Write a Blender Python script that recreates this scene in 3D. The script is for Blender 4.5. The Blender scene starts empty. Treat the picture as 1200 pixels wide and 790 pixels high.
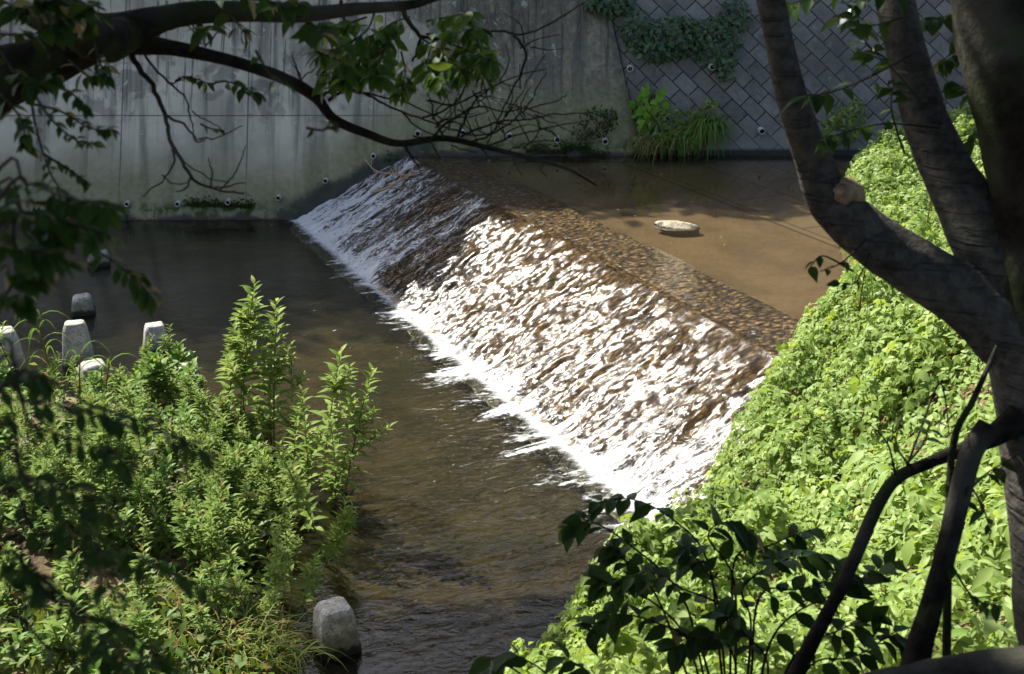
import bpy, math, random
import numpy as np
R = math.radians
random.seed(7)
rng = np.random.default_rng(11)

# ------------------------------------------------------------------ camera, sky, sun, exposure
scene = bpy.context.scene
COL = scene.collection
F, H, PITCH = 1500.0, 7.0, math.atan2(545, 1500)
cam_data = bpy.data.cameras.new('camera')
cam_data.lens = 45.0
cam_data.sensor_width = 36.0
cam_data.clip_start = 0.05
cam_data.clip_end = 2000
cam_data.dof.use_dof = True
cam_data.dof.focus_distance = 14.0
cam_data.dof.aperture_fstop = 5.0
cam = bpy.data.objects.new('camera', cam_data)
cam.location = (0, 0, H)
cam.rotation_euler = (math.pi/2 - PITCH, 0, 0)
COL.objects.link(cam)
scene.camera = cam

SUN_EL, SUN_AZ = R(47), math.atan2(-0.70, 0.71)        # azimuth from +Y towards +X
to_sun = np.array([math.cos(SUN_EL)*math.sin(SUN_AZ), math.cos(SUN_EL)*math.cos(SUN_AZ), math.sin(SUN_EL)])
world = bpy.data.worlds.new('World')
scene.world = world
world.use_nodes = True
wt = world.node_tree
wt.nodes.clear()
wo = wt.nodes.new('ShaderNodeOutputWorld')
wb = wt.nodes.new('ShaderNodeBackground')
ws = wt.nodes.new('ShaderNodeTexSky')
ws.sky_type = 'NISHITA'
ws.sun_disc = False
ws.sun_elevation = SUN_EL
ws.sun_rotation = SUN_AZ
ws.dust_density = 3.0
ws.ozone_density = 0.4
wb.inputs['Strength'].default_value = 0.095
wt.links.new(ws.outputs[0], wb.inputs[0])
wt.links.new(wb.outputs[0], wo.inputs[0])
sl = bpy.data.lights.new('sun', 'SUN')
sl.energy = 5.0
sl.angle = R(0.53)
sl.color = (1.0, 0.94, 0.84)
sun = bpy.data.objects.new('sun', sl)
sun.rotation_euler = (math.pi/2 - SUN_EL, 0, math.pi - SUN_AZ)
sun.location = (-20, 30, 40)
COL.objects.link(sun)
scene.view_settings.view_transform = 'Standard'
scene.view_settings.look = 'None'
scene.view_settings.exposure = 1.55
scene.view_settings.gamma = 1.0
scene.view_settings.use_curve_mapping = False
scene.cycles.max_bounces = 8
scene.cycles.transparent_max_bounces = 16
scene.cycles.use_denoising = True

# ------------------------------------------------------------------ helpers: placing
CP, SP = math.cos(PITCH), math.sin(PITCH)
def ray(px, py):
    u = (px-600)/F; v = (395-py)/F
    return np.array([u, v*SP+CP, v*CP-SP])
def at(px, py, z=0.0):
    d = ray(px, py); s = (z-H)/d[2]
    return d*s + np.array([0, 0, H])
def deep(px, py, depth):
    return ray(px, py)*depth + np.array([0, 0, H])
WALL_Y, BATTER = 26.62, 0.5
def on_wall(px, py):
    d = ray(px, py)                                    # Y = WALL_Y + BATTER*z
    s = (WALL_Y + BATTER*H)/(d[1] - BATTER*d[2])
    return d*s + np.array([0, 0, H])
Z_UP = 1.25
UV = np.array([0.420, -0.9075]); NV = np.array([0.9075, 0.420])
def weir_xy(n, t):
    return n*NV[0]+t*UV[0], n*NV[1]+t*UV[1]
N_TOE, N_BROW, N_CREST = 7.0, 9.45, 10.58

def hash2(ix, iy, s=0):
    h = (ix.astype(np.int64)*374761393 + iy.astype(np.int64)*668265263 + s*974634777) & 0x7fffffff
    h = ((h ^ (h >> 13))*1274126177) & 0x7fffffff
    return ((h ^ (h >> 16)) & 0xffff)/65535.0
def vnoise(x, y, s=0):
    x = np.asarray(x, float); y = np.asarray(y, float)
    ix = np.floor(x); iy = np.floor(y); fx = x-ix; fy = y-iy
    fx = fx*fx*(3-2*fx); fy = fy*fy*(3-2*fy)
    a = hash2(ix, iy, s); b = hash2(ix+1, iy, s); c = hash2(ix, iy+1, s); d = hash2(ix+1, iy+1, s)
    return (a*(1-fx)+b*fx)*(1-fy) + (c*(1-fx)+d*fx)*fy - 0.5
def fbm(x, y, o=4, s=0):
    r = 0; a = 1.0
    for k in range(o):
        r = r + a*vnoise(np.asarray(x)*2**k, np.asarray(y)*2**k, s+k); a *= .5
    return r
def smooth(a, b, x):
    t = np.clip((np.asarray(x, float)-a)/(b-a), 0, 1); return t*t*(3-2*t)

# signed distance into the near bank
EDGE = np.array([(-60, 9.0), (-8, 9.2), (-2.2, 9.2), (0.2, 9.6), (0.9, 11.0), (1.7, 12.4), (2.7, 14.1), (4.5, 16.4), (5.9, 17.8), (5.65, 18.9), (5.55, 20.4), (5.85, 22.3), (6.8, 25.0), (9.0, 27.6), (16, 40)])
def edge_dist(x, y, E=EDGE):
    x = np.asarray(x, float); y = np.asarray(y, float)
    best = np.full(np.broadcast(x, y).shape, 1e9); sg = np.ones_like(best)
    for (x0, y0), (x1, y1) in zip(E[:-1], E[1:]):
        dx, dy = x1-x0, y1-y0; L = dx*dx+dy*dy
        t = np.clip(((x-x0)*dx+(y-y0)*dy)/L, 0, 1)
        d = np.hypot(x-x0-t*dx, y-y0-t*dy)
        s = np.where((x-x0)*dy-(y-y0)*dx > 0, 1.0, -1.0)
        m = d < best - 1e-9
        best = np.where(m, d, best); sg = np.where(m, s, sg)
    return best*sg
ISLE = np.array([(-60, 18.6), (-8, 17.6), (-6.2, 17.2), (-4.5, 16.9), (-3.3, 15.2), (-2.55, 13.4), (-2.3, 11.6), (-2.25, 10.3), (-1.8, 9.0), (-1, 4)])
def ground_z(x, y):
    x = np.asarray(x, float); y = np.asarray(y, float)
    d = edge_dist(x, y)
    lift = Z_UP*smooth(N_TOE-.2, N_CREST-.3, x*NV[0]+y*NV[1])
    bank = np.where(d > 0, np.minimum(5.4, d*(0.62-.52*smooth(16.5, 19.5, y)) - 0.05 + lift), np.maximum(-0.6, d*1.2-0.05 + lift*smooth(-.35, 0, d)))
    di = edge_dist(x, y, ISLE)
    isle = np.where(di > 0, -0.08+0.34*smooth(0, 1.6, di), np.maximum(-.6, -0.08+di*.5))
    # a shallow hollow of wet mud in the left island
    isle = isle - 0.18*np.exp(-(((x+4.4)/1.3)**2+((y-11.45)/.45)**2))
    z = np.maximum(np.maximum(bank, isle), -0.42+0.12*fbm(x*.5, y*.5, 3, 5))
    return z + 0.10*fbm(x*.9, y*.9, 4, 3)*smooth(-.3, 1.0, np.maximum(d, di))

# ------------------------------------------------------------------ helpers: meshes
class MB:
    def __init__(s): s.v = []; s.n = 0; s.f = []; s.uv = None
    def add(s, v, f):
        v = np.asarray(v, float).reshape(-1, 3); f = np.asarray(f, np.int64)
        s.v.append(v); s.f.append(f+s.n); s.n += len(v)
    def build(s, name, mat, parent=None, smooth_=False, uv=None):
        me = bpy.data.meshes.new(name)
        V = np.concatenate(s.v) if s.v else np.zeros((0, 3))
        me.vertices.add(len(V)); me.vertices.foreach_set('co', V.astype(np.float32).ravel())
        tot = np.concatenate([np.full(len(f), f.shape[1]) for f in s.f])
        idx = np.concatenate([f.ravel() for f in s.f])
        me.loops.add(len(idx)); me.loops.foreach_set('vertex_index', idx.astype(np.int32))
        me.polygons.add(len(tot))
        me.polygons.foreach_set('loop_start', (np.cumsum(tot)-tot).astype(np.int32))
        me.polygons.foreach_set('loop_total', tot.astype(np.int32))
        if smooth_: me.polygons.foreach_set('use_smooth', np.ones(len(tot), bool))
        if uv is not None:
            l = me.uv_layers.new(name='UVMap'); l.data.foreach_set('uv', np.asarray(uv)[idx].astype(np.float32).ravel())
        me.update(calc_edges=True)
        if isinstance(mat, (list, tuple)):
            for m in mat: me.materials.append(m)
        else: me.materials.append(mat)
        o = bpy.data.objects.new(name, me); COL.objects.link(o)
        if parent: o.parent = parent
        return o
def grid_faces(nu, nv, loop_u=False):
    i = np.arange(nu if loop_u else nu-1)[:, None]; j = np.arange(nv-1)[None, :]
    i2 = (i+1) % nu
    return np.stack([i*nv+j, i2*nv+j, i2*nv+j+1, i*nv+j+1], -1).reshape(-1, 4)
def catmull(P, k=6):
    P = np.asarray(P, float)
    Q = np.vstack([2*P[0]-P[1], P, 2*P[-1]-P[-2]]); out = []
    for i in range(1, len(Q)-2):
        for t in np.linspace(0, 1, k, endpoint=False):
            a, b, c, d = Q[i-1:i+3]
            out.append(.5*((2*b)+(c-a)*t+(2*a-5*b+4*c-d)*t*t+(3*b-a-3*c+d)*t**3))
    out.append(P[-1]); return np.array(out)
def tube(mb, P, r, sides=6, rough=0.0, cap=True, seed=0):
    P = np.asarray(P, float); n = len(P)
    r = np.broadcast_to(np.asarray(r, float), (n,)) if np.ndim(r) == 0 else np.interp(np.linspace(0, 1, n), np.linspace(0, 1, len(r)), r)
    T = np.gradient(P, axis=0); T /= np.linalg.norm(T, axis=1)[:, None]+1e-12
    a = np.array([0, 0, 1.0]) if abs(T[0][2]) < .9 else np.array([1.0, 0, 0])
    X = np.cross(T[0], a); X /= np.linalg.norm(X); XS = []
    for i in range(n):
        X = X-T[i]*X.dot(T[i]); X /= np.linalg.norm(X); XS.append(X)
    XS = np.array(XS); YS = np.cross(T, XS)
    th = np.linspace(0, 2*np.pi, sides, endpoint=False)
    rr = r[None, :]*np.ones((sides, 1))
    if rough:
        L = np.r_[0, np.cumsum(np.linalg.norm(np.diff(P, axis=0), axis=1))]
        rr = rr*(1+rough*(fbm(np.cos(th)[:, None]*1.5+9+seed, np.sin(th)[:, None]*1.5+L[None, :]*5, 3, seed)
                          + .8*fbm(np.cos(th)[:, None]*1.2+seed+L[None, :]*1.3, np.sin(th)[:, None]*1.2+4, 2, seed+7)))
    V = P[None]+rr[..., None]*(np.cos(th)[:, None, None]*XS[None]+np.sin(th)[:, None, None]*YS[None])
    base = V.reshape(-1, 3); f = grid_faces(sides, n, True)
    if cap:
        base = np.vstack([base, P[:1], P[-1:]]); m = sides*n
        i = np.arange(sides); i2 = (i+1) % sides
        mb.add(base, f)
        t = np.vstack([np.stack([i2*n, i*n, np.full(sides, m)], -1), np.stack([i*n+n-1, i2*n+n-1, np.full(sides, m+1)], -1)])
        mb.f.append(t + (mb.n-len(base)))
    else: mb.add(base, f)

# leaf templates: length along +Y, face along +Z
def leaf_template(ws_, droop=.25, fold=.25, width=.3):
    n = len(ws_); V = [(0, 0, 0)]
    for k, w in enumerate(ws_):
        t = (k+1)/(n+1); z = -droop*t*t
        V += [(-w*width, t, z+fold*w*width), (0, t, z), (w*width, t, z+fold*w*width)]
    V.append((0, 1, -droop)); F_ = [(0, 2, 1), (0, 3, 2)]
    for k in range(n-1):
        b = 1+3*k
        F_ += [(b, b+1, b+4), (b, b+4, b+3), (b+1, b+2, b+5), (b+1, b+5, b+4)]
    b = 1+3*(n-1); e = len(V)-1
    F_ += [(b, b+1, e), (b+1, b+2, e)]
    return np.array(V, float), np.array(F_)
LANCE = leaf_template([.75, 1, .6], .35, .3, .17)
LANCE_LO = leaf_template([1.0], .3, .3, .15)
OVATE = leaf_template([.75, 1, .85, .45], .3, .3, .27)
OVATE_LO = leaf_template([1.0, .7], .25, .35, .30)
OBOV = leaf_template([.45, .8, 1, .7], .35, .3, .22)
HEART = leaf_template([1.0, .95, .7, .35], .35, .2, .42)
def tri(T):
    V, F_ = T; vs = []; fs = []
    for k, a in enumerate((0, 62, -62)):
        c, s = math.cos(R(a)), math.sin(R(a)); sc = 1 if k == 0 else .85
        W = V*sc; W = np.stack([W[:, 0]*c-W[:, 1]*s, W[:, 0]*s+W[:, 1]*c, W[:, 2]-.04*k], -1)
        vs.append(W); fs.append(F_+k*len(V))
    return np.vstack(vs), np.vstack(fs)
TRIF = tri(OVATE_LO)
TRIF_HI = tri(OVATE)
def unit(v): return v/(np.linalg.norm(v, axis=-1, keepdims=True)+1e-12)
def leaves(mb, T, pos, d, nrm, size, wj=None):
    """scatter the template: pos, axis direction d, rough normal nrm, size per leaf"""
    V, F_ = T; n = len(pos)
    if n == 0: return
    d = unit(np.broadcast_to(d, (n, 3)).astype(float)); x = unit(np.cross(d, np.broadcast_to(nrm, (n, 3)))); z = np.cross(x, d)
    size = np.broadcast_to(size, (n,))
    W = V[None, :, 0, None]*x[:, None]*(1 if wj is None else wj[:, None, None]) + V[None, :, 1, None]*d[:, None] + V[None, :, 2, None]*z[:, None]
    W = pos[:, None]+W*size[:, None, None]
    f = (F_[None]+(np.arange(n)*len(V))[:, None, None]).reshape(-1, 3)
    mb.add(W.reshape(-1, 3), f)
def rdir(n, zlo=-1, zhi=1):
    a = rng.uniform(0, 2*np.pi, n); z = rng.uniform(zlo, zhi, n); s = np.sqrt(np.maximum(0, 1-z*z))
    return np.stack([s*np.cos(a), s*np.sin(a), z], -1)
def tag(o, label=None, cat=None, group=None, kind=None):
    if label: o['label'] = label
    if cat: o['category'] = cat
    if group: o['group'] = group
    if kind: o['kind'] = kind
    return o
def empty(name, loc=(0, 0, 0)):
    o = bpy.data.objects.new(name, None); o.location = loc; COL.objects.link(o); o.empty_display_size = .2; return o
def copy_tree(o, parent=None):
    c = o.copy(); COL.objects.link(c)
    if parent: c.parent = parent
    for ch in list(o.children): copy_tree(ch, c)
    return c

# ------------------------------------------------------------------ helpers: materials
class NT:
    def __init__(s, name):
        s.m = bpy.data.materials.new(name); s.m.use_nodes = True
        s.t = s.m.node_tree; s.t.nodes.clear(); s.out = s.n('OutputMaterial')
    def n(s, typ, **kw):
        nd = s.t.nodes.new('ShaderNode'+typ)
        for k, v in kw.items(): setattr(nd, k, v)
        return nd
    def put(s, sock, v):
        if v is None: return
        if isinstance(v, bpy.types.NodeSocket): s.t.links.new(v, sock)
        elif isinstance(v, bpy.types.Node): s.t.links.new(v.outputs[0], sock)
        else:
            if sock.type == 'RGBA' and len(v) == 3: v = (*v, 1)
            sock.default_value = v
    def math(s, op, a, b=None, c=None, clamp=False):
        nd = s.n('Math', operation=op, use_clamp=clamp)
        for i, v in enumerate((a, b, c)): s.put(nd.inputs[i], v)
        return nd.outputs[0]
    def vmath(s, op, a, b=None):
        nd = s.n('VectorMath', operation=op)
        s.put(nd.inputs[0], a); s.put(nd.inputs[1], b)
        return nd.outputs[1] if op in ('DOT_PRODUCT', 'LENGTH') else nd.outputs[0]
    def noise(s, vec, scale, detail=4, rough=.55, dist=0.0, col=False):
        nd = s.n('TexNoise'); s.put(nd.inputs['Vector'], vec)
        nd.inputs['Scale'].default_value = scale; nd.inputs['Detail'].default_value = detail
        nd.inputs['Roughness'].default_value = rough; nd.inputs['Distortion'].default_value = dist
        return nd.outputs[1 if col else 0]
    def voro(s, vec, scale, feature='F1', rnd=1.0, out=0):
        nd = s.n('TexVoronoi', feature=feature); s.put(nd.inputs['Vector'], vec)
        nd.inputs['Scale'].default_value = scale; nd.inputs['Randomness'].default_value = rnd
        return nd.outputs[out]
    def map(s, v, a, b, c=0.0, d=1.0, smooth_=True):
        nd = s.n('MapRange', interpolation_type='SMOOTHSTEP' if smooth_ else 'LINEAR')
        for i, k in enumerate((v, a, b, c, d)): s.put(nd.inputs[i], k)
        return nd.outputs[0]
    def mix(s, f, a, b, blend='MIX'):
        nd = s.n('Mix', data_type='RGBA', blend_type=blend)
        s.put(nd.inputs[0], f); s.put(nd.inputs[6], a); s.put(nd.inputs[7], b)
        return nd.outputs[2]
    def ramp(s, f, stops):
        nd = s.n('ValToRGB'); s.put(nd.inputs[0], f); e = nd.color_ramp.elements
        while len(e) < len(stops): e.new(.5)
        for el, (p, c) in zip(e, stops): el.position = p; el.color = (*c, 1)
        return nd.outputs[0]
    def comb(s, x, y, z=0.0):
        nd = s.n('CombineXYZ')
        for i, v in enumerate((x, y, z)): s.put(nd.inputs[i], v)
        return nd.outputs[0]
    def bump(s, h, strength=.5, dist=.02, normal=None):
        nd = s.n('Bump'); nd.inputs['Strength'].default_value = strength; nd.inputs['Distance'].default_value = dist
        s.put(nd.inputs['Height'], h); s.put(nd.inputs['Normal'], normal); return nd.outputs[0]
    def pos(s): return s.n('NewGeometry').outputs['Position']
    def xyz(s, v):
        nd = s.n('SeparateXYZ'); s.put(nd.inputs[0], v); return nd.outputs
    def princ(s, col, rough=.8, spec=.3, normal=None, **kw):
        nd = s.n('BsdfPrincipled'); s.put(nd.inputs['Base Color'], col); s.put(nd.inputs['Roughness'], rough)
        s.put(nd.inputs['Specular IOR Level'], spec); s.put(nd.inputs['Normal'], normal)
        for k, v in kw.items(): s.put(nd.inputs[k], v)
        return nd.outputs[0]
    def mixs(s, f, a, b):
        nd = s.n('MixShader'); s.put(nd.inputs[0], f); s.put(nd.inputs[1], a); s.put(nd.inputs[2], b); return nd.outputs[0]
    def done(s, sh): s.t.links.new(sh, s.out.inputs['Surface']); return s.m

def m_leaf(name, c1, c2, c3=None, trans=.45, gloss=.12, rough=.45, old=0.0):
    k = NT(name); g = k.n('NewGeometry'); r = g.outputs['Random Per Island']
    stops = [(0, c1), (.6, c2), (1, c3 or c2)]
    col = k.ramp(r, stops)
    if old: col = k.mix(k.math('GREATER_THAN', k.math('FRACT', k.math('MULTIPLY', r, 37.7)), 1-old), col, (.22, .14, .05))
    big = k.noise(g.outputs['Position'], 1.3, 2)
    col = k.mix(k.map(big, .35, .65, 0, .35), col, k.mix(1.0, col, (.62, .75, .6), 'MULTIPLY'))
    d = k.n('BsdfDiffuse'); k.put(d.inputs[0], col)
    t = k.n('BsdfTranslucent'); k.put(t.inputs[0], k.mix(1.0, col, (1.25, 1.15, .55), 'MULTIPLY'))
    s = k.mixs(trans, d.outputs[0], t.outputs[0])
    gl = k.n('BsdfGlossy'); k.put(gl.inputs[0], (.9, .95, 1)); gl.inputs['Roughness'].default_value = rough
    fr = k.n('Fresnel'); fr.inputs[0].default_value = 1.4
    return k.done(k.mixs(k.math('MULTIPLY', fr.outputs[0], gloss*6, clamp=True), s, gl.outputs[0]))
def m_bark(name, c1, c2, scale=14, lent=False, moss=0.0):
    k = NT(name); p = k.n('TexCoord').outputs['Object']
    n1 = k.noise(p, scale, 6, .65); n2 = k.noise(p, 2.2, 3)
    col = k.mix(k.map(n1, .35, .65), c1, c2)
    col = k.mix(k.map(n2, .45, .65, 0, .5), col, (.085, .085, .072))
    h = n1
    if lent:
        v = k.xyz(p); st = k.noise(k.comb(k.math('MULTIPLY', v[0], 4), k.math('MULTIPLY', v[1], 4), k.math('MULTIPLY', v[2], 34)), 1.0, 3, .5, .4)
        b = k.map(st, .52, .66)
        col = k.mix(k.math('MULTIPLY', b, .3), col, (.03, .032, .03)); h = k.math('SUBTRACT', n1, k.math('MULTIPLY', b, -.7))
    if moss: col = k.mix(k.map(k.noise(p, 5, 4), .5, .6, 0, moss), col, (.03, .045, .015))
    return k.done(k.princ(col, .95, .06, k.bump(h, 1.0, .015)))

M = {}
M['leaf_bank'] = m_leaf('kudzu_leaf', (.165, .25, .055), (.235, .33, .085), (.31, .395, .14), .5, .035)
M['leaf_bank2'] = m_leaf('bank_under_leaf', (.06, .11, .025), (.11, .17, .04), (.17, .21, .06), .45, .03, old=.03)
M['leaf_herb'] = m_leaf('herb_leaf', (.13, .20, .045), (.20, .28, .07), (.30, .35, .12), .45, .012, old=.012)
M['leaf_herb2'] = m_leaf('mugwort_leaf', (.10, .17, .04), (.17, .25, .06), (.27, .32, .11), .45, .012, old=.04)
M['leaf_broad'] = m_leaf('broad_leaf', (.11, .21, .045), (.15, .26, .055), (.2, .28, .08), .45, .03)
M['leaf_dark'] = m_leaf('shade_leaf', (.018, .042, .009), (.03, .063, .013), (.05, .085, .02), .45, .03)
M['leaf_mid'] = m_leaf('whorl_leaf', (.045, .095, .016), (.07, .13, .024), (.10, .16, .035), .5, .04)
M['leaf_ivy'] = m_leaf('ivy_leaf', (.035, .075, .03), (.055, .105, .045), (.085, .135, .07), .3, .12, .35)
M['leaf_lime'] = m_leaf('lime_leaf', (.14, .28, .03), (.18, .34, .04), (.22, .36, .06), .45, .04)
M['grass'] = m_leaf('grass_blade', (.075, .14, .028), (.11, .19, .04), (.17, .22, .06), .4, .0, old=.06)
M['grass_dry'] = m_leaf('dry_blade', (.16, .13, .065), (.21, .165, .08), (.12, .14, .045), .3, .0)
M['grass_lit'] = m_leaf('pale_grass', (.13, .2, .045), (.2, .27, .07), (.3, .33, .12), .42, .0, old=.08)
M['grass_wall'] = m_leaf('shade_grass', (.09, .18, .04), (.13, .235, .055), (.17, .26, .075), .35, .0, old=.05)
M['moss'] = m_leaf('moss', (.022, .038, .01), (.036, .055, .013), (.05, .065, .016), .25, .01)
M['stem'] = m_bark('green_stem', (.09, .11, .04), (.14, .13, .06), 30)
M['bark'] = m_bark('cherry_bark', (.030, .028, .025), (.068, .064, .058), 26, True)
M['bark_dark'] = m_bark('dark_bark', (.008, .007, .006), (.019, .016, .013), 22, False, .5)
M['twig'] = m_bark('twig_bark', (.014, .012, .010), (.03, .025, .02), 40)
M['dead'] = m_bark('dead_wood', (.34, .22, .13), (.45, .32, .2), 25)
M['vine'] = m_bark('dry_vine', (.13, .115, .095), (.22, .2, .17), 30)

def m_wall():
    k = NT('stained_concrete'); p = k.pos(); x, y, z = k.xyz(p)
    big = k.noise(p, .55, 5, .6); fine = k.noise(p, 9, 5, .6)
    streak = k.noise(k.comb(k.math('MULTIPLY', x, 2.2), 0.0, k.math('MULTIPLY', z, .16)), 1.0, 5, .6, .3)
    streak2 = k.noise(k.comb(k.math('MULTIPLY', x, 7), 3.0, k.math('MULTIPLY', z, .35)), 1.0, 4, .6, .3)
    left = k.map(x, -3.5, -1.0)                         # the newer pale lift to the left, older rough grey to the right
    pale = k.mix(k.map(big, .35, .65), (.28, .28, .262), (.46, .46, .435))
    old_ = k.mix(k.map(fine, .4, .62), (.135, .13, .112), (.205, .195, .165))
    col = k.mix(left, pale, old_)
    col = k.mix(k.map(streak, .47, .66, 0, .7), col, (.085, .09, .092))
    col = k.mix(k.math('MULTIPLY', k.map(streak2, .54, .62, 0, .75), k.map(z, 1.5, 3.0)), col, (.05, .052, .055))
    blot = k.noise(p, 1.4, 6, .7, .6)
    col = k.mix(k.math('MULTIPLY', k.map(blot, .52, .6, 0, .55), k.map(z, 1.2, 2.6)), col, (.07, .073, .075))
    col = k.mix(k.math('MULTIPLY', k.map(k.noise(p, 2.6, 5, .7, .8), .6, .68, 0, .7), k.map(z, 1.0, 2.2)), col, (.48, .5, .5))
    # form joints
    fx = k.math('ABSOLUTE', k.math('SUBTRACT', k.math('FRACT', k.math('DIVIDE', k.math('ADD', x, 8.45), 2.72)), .0))
    jx = k.math('LESS_THAN', fx, .012)
    fz = k.math('LESS_THAN', k.math('ABSOLUTE', k.math('SUBTRACT', z, 2.05)), .013)
    j = k.math('MULTIPLY', k.math('MAXIMUM', jx, fz), k.math('SUBTRACT', 1, left))
    col = k.mix(k.math('MULTIPLY', j, .7), col, (.05, .052, .055))
    # algae tide mark, then the wet black band just over the water
    wl = k.math('MULTIPLY', k.map(x, -4.7, -2.0, 0, 1, False), Z_UP)
    above = k.math('SUBTRACT', z, wl)
    edge = k.math('ADD', above, k.math('MULTIPLY', k.math('SUBTRACT', k.noise(p, 1.6, 5, .65), .5), .5))
    col = k.mix(k.math('MULTIPLY', k.map(edge, 1.9, .5), .8), col, k.mix(k.map(fine, .3, .7), (.115, .122, .06), (.175, .185, .11)))
    col = k.mix(k.math('MULTIPLY', k.map(edge, .42, .2), k.map(k.noise(p, 3.5, 4), .42, .6)), col, (.045, .055, .015))
    wet = k.math('MULTIPLY', k.map(edge, .5, .26), k.map(k.math('ABSOLUTE', k.math('ADD', x, 3.3)), 2.3, 1.0))
    wet = k.math('MAXIMUM', wet, k.map(edge, .14, .04))
    col = k.mix(k.math('MULTIPLY', wet, .93), col, (.022, .021, .017))
    h = k.math('ADD', k.math('MULTIPLY', fine, .6), k.noise(p, 45, 3))
    h = k.math('SUBTRACT', h, k.math('MULTIPLY', j, 1.5))
    col = k.mix(1.0, col, (1.0, .94, .80), 'MULTIPLY')
    return k.done(k.princ(col, k.map(wet, 0, 1, .85, .35), .3, k.bump(h, .5, .012)))
M['wall'] = m_wall()
def m_block():
    k = NT('diagonal_block_masonry'); uvm = k.n('UVMap').outputs[0]; p = k.pos()
    mp = k.n('Mapping'); k.put(mp.inputs[0], uvm); mp.inputs['Rotation'].default_value = (0, 0, R(46))
    br = k.n('TexBrick'); k.put(br.inputs['Vector'], k.vmath('ADD', mp.outputs[0], k.vmath('SCALE', k.noise(p, .8, 2, col=True))))
    br.inputs['Scale'].default_value = 1.0; br.inputs['Mortar Size'].default_value = .014; br.inputs['Mortar Smooth'].default_value = .25
    br.inputs['Brick Width'].default_value = .47; br.inputs['Row Height'].default_value = .33; br.inputs['Bias'].default_value = 0
    k.put(br.inputs['Color1'], (.105, .102, .095)); k.put(br.inputs['Color2'], (.18, .176, .165)); k.put(br.inputs['Mortar'], (.028, .028, .026))
    for l in list(k.t.links):
        if l.to_node == br and l.to_socket.name == 'Vector': k.t.links.remove(l)
    k.put(br.inputs['Vector'], mp.outputs[0])
    fine = k.noise(p, 8, 5, .65); big = k.noise(p, .9, 4, .6)
    col = k.mix(k.map(fine, .3, .7, 0, .5), br.outputs[0], k.mix(1.0, br.outputs[0], (.5, .5, .48), 'MULTIPLY'))
    col = k.mix(k.map(big, .5, .68, 0, .6), col, (.055, .062, .05))
    col = k.mix(k.map(k.noise(p, 3, 5, .7), .6, .7, 0, .5), col, (.26, .27, .27))
    z = k.xyz(p)[2]; low = k.map(z, 1.95, 1.5)
    col = k.mix(k.math('MULTIPLY', low, .55), col, (.15, .15, .135))
    col = k.mix(k.map(z, Z_UP+.16, Z_UP+.08), col, (.02, .02, .018))
    h = k.math('ADD', k.math('MULTIPLY', br.outputs[1], -1.6), k.math('MULTIPLY', fine, .9))
    return k.done(k.princ(col, .8, .3, k.bump(h, .9, .03)))
M['block'] = m_block()
def m_simple(name, c1, c2, scale=8, rough=.8, bump=.4, dist=.01, spec=.3):
    k = NT(name); p = k.n('TexCoord').outputs['Object']; n = k.noise(p, scale, 6, .65)
    return k.done(k.princ(k.mix(k.map(n, .35, .65), c1, c2), rough, spec, k.bump(n, bump, dist)))
M['pvc'] = m_simple('drain_pvc', (.2, .2, .18), (.42, .42, .39), 14, .5, .1)
M['hole_shade'] = m_simple('painted_hole_dark', (.008, .008, .008), (.015, .014, .012), 10, .9)  # near-black colour, paints the shade inside small openings
def m_rock():
    k = NT('pale_rock'); p = k.n('TexCoord').outputs['Object']; z = k.xyz(p)[2]; n = k.noise(p, 9, 6, .7)
    col = k.mix(k.map(n, .35, .65), (.15, .13, .085), (.33, .29, .21))
    col = k.mix(k.map(k.math('ADD', z, k.math('MULTIPLY', k.math('SUBTRACT', n, .5),   .06)), .06, .035), col, (.03, .024, .013))
    return k.done(k.princ(col, .7, .3, k.bump(n, .9, .03)))
M['rock'] = m_rock()
def m_post():
    k = NT('weathered_concrete'); p = k.n('TexCoord').outputs['Object']; z = k.xyz(p)[2]
    n = k.noise(p, 7, 6, .7); f = k.noise(p, 45, 4, .6)
    col = k.mix(k.map(n, .35, .65), (.23, .225, .2), (.40, .39, .36))
    col = k.mix(k.map(f, .5, .62, 0, .7), col, (.10, .10, .08))
    col = k.mix(k.map(k.noise(p, 3.2, 5, .7, .5), .5, .62, 0, .55), col, (.13, .135, .085))
    e = k.math('ADD', z, k.math('MULTIPLY', k.math('SUBTRACT', n, .5), .2))
    col = k.mix(k.map(e, .30, .16, 0, .7), col, (.085, .09, .05))
    col = k.mix(k.map(e, .13, .06), col, (.02, .02, .014))
    return k.done(k.princ(col, .85, .25, k.bump(k.math('ADD', n, f), .8, .012)))
M['post'] = m_post()
def m_ground():
    k = NT('bank_soil'); p = k.pos(); n = k.noise(p, 1.5, 6, .65); f = k.noise(p, 14, 5, .7)
    col = k.mix(k.map(n, .35, .65), (.05, .034, .016), (.11, .075, .036))
    col = k.mix(k.map(f, .5, .68), col, (.15, .108, .058))
    z = k.xyz(p)[2]
    bed = k.mix(k.map(n, .4, .62), (.08, .068, .032), (.16, .13, .068))
    bed = k.mix(k.map(k.noise(p, .7, 4, .6, .5), .5, .62, 0, .8), bed, (.05, .052, .022))
    bed = k.mix(k.map(k.voro(p, 7), .0, .35, .5, 0), bed, (.2, .16, .1))
    col = k.mix(k.map(z, .12, -.02), col, bed)
    return k.done(k.princ(col, .85, .25, k.bump(k.math('ADD', n, f), .8, .04)))
M['ground'] = m_ground()
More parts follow.
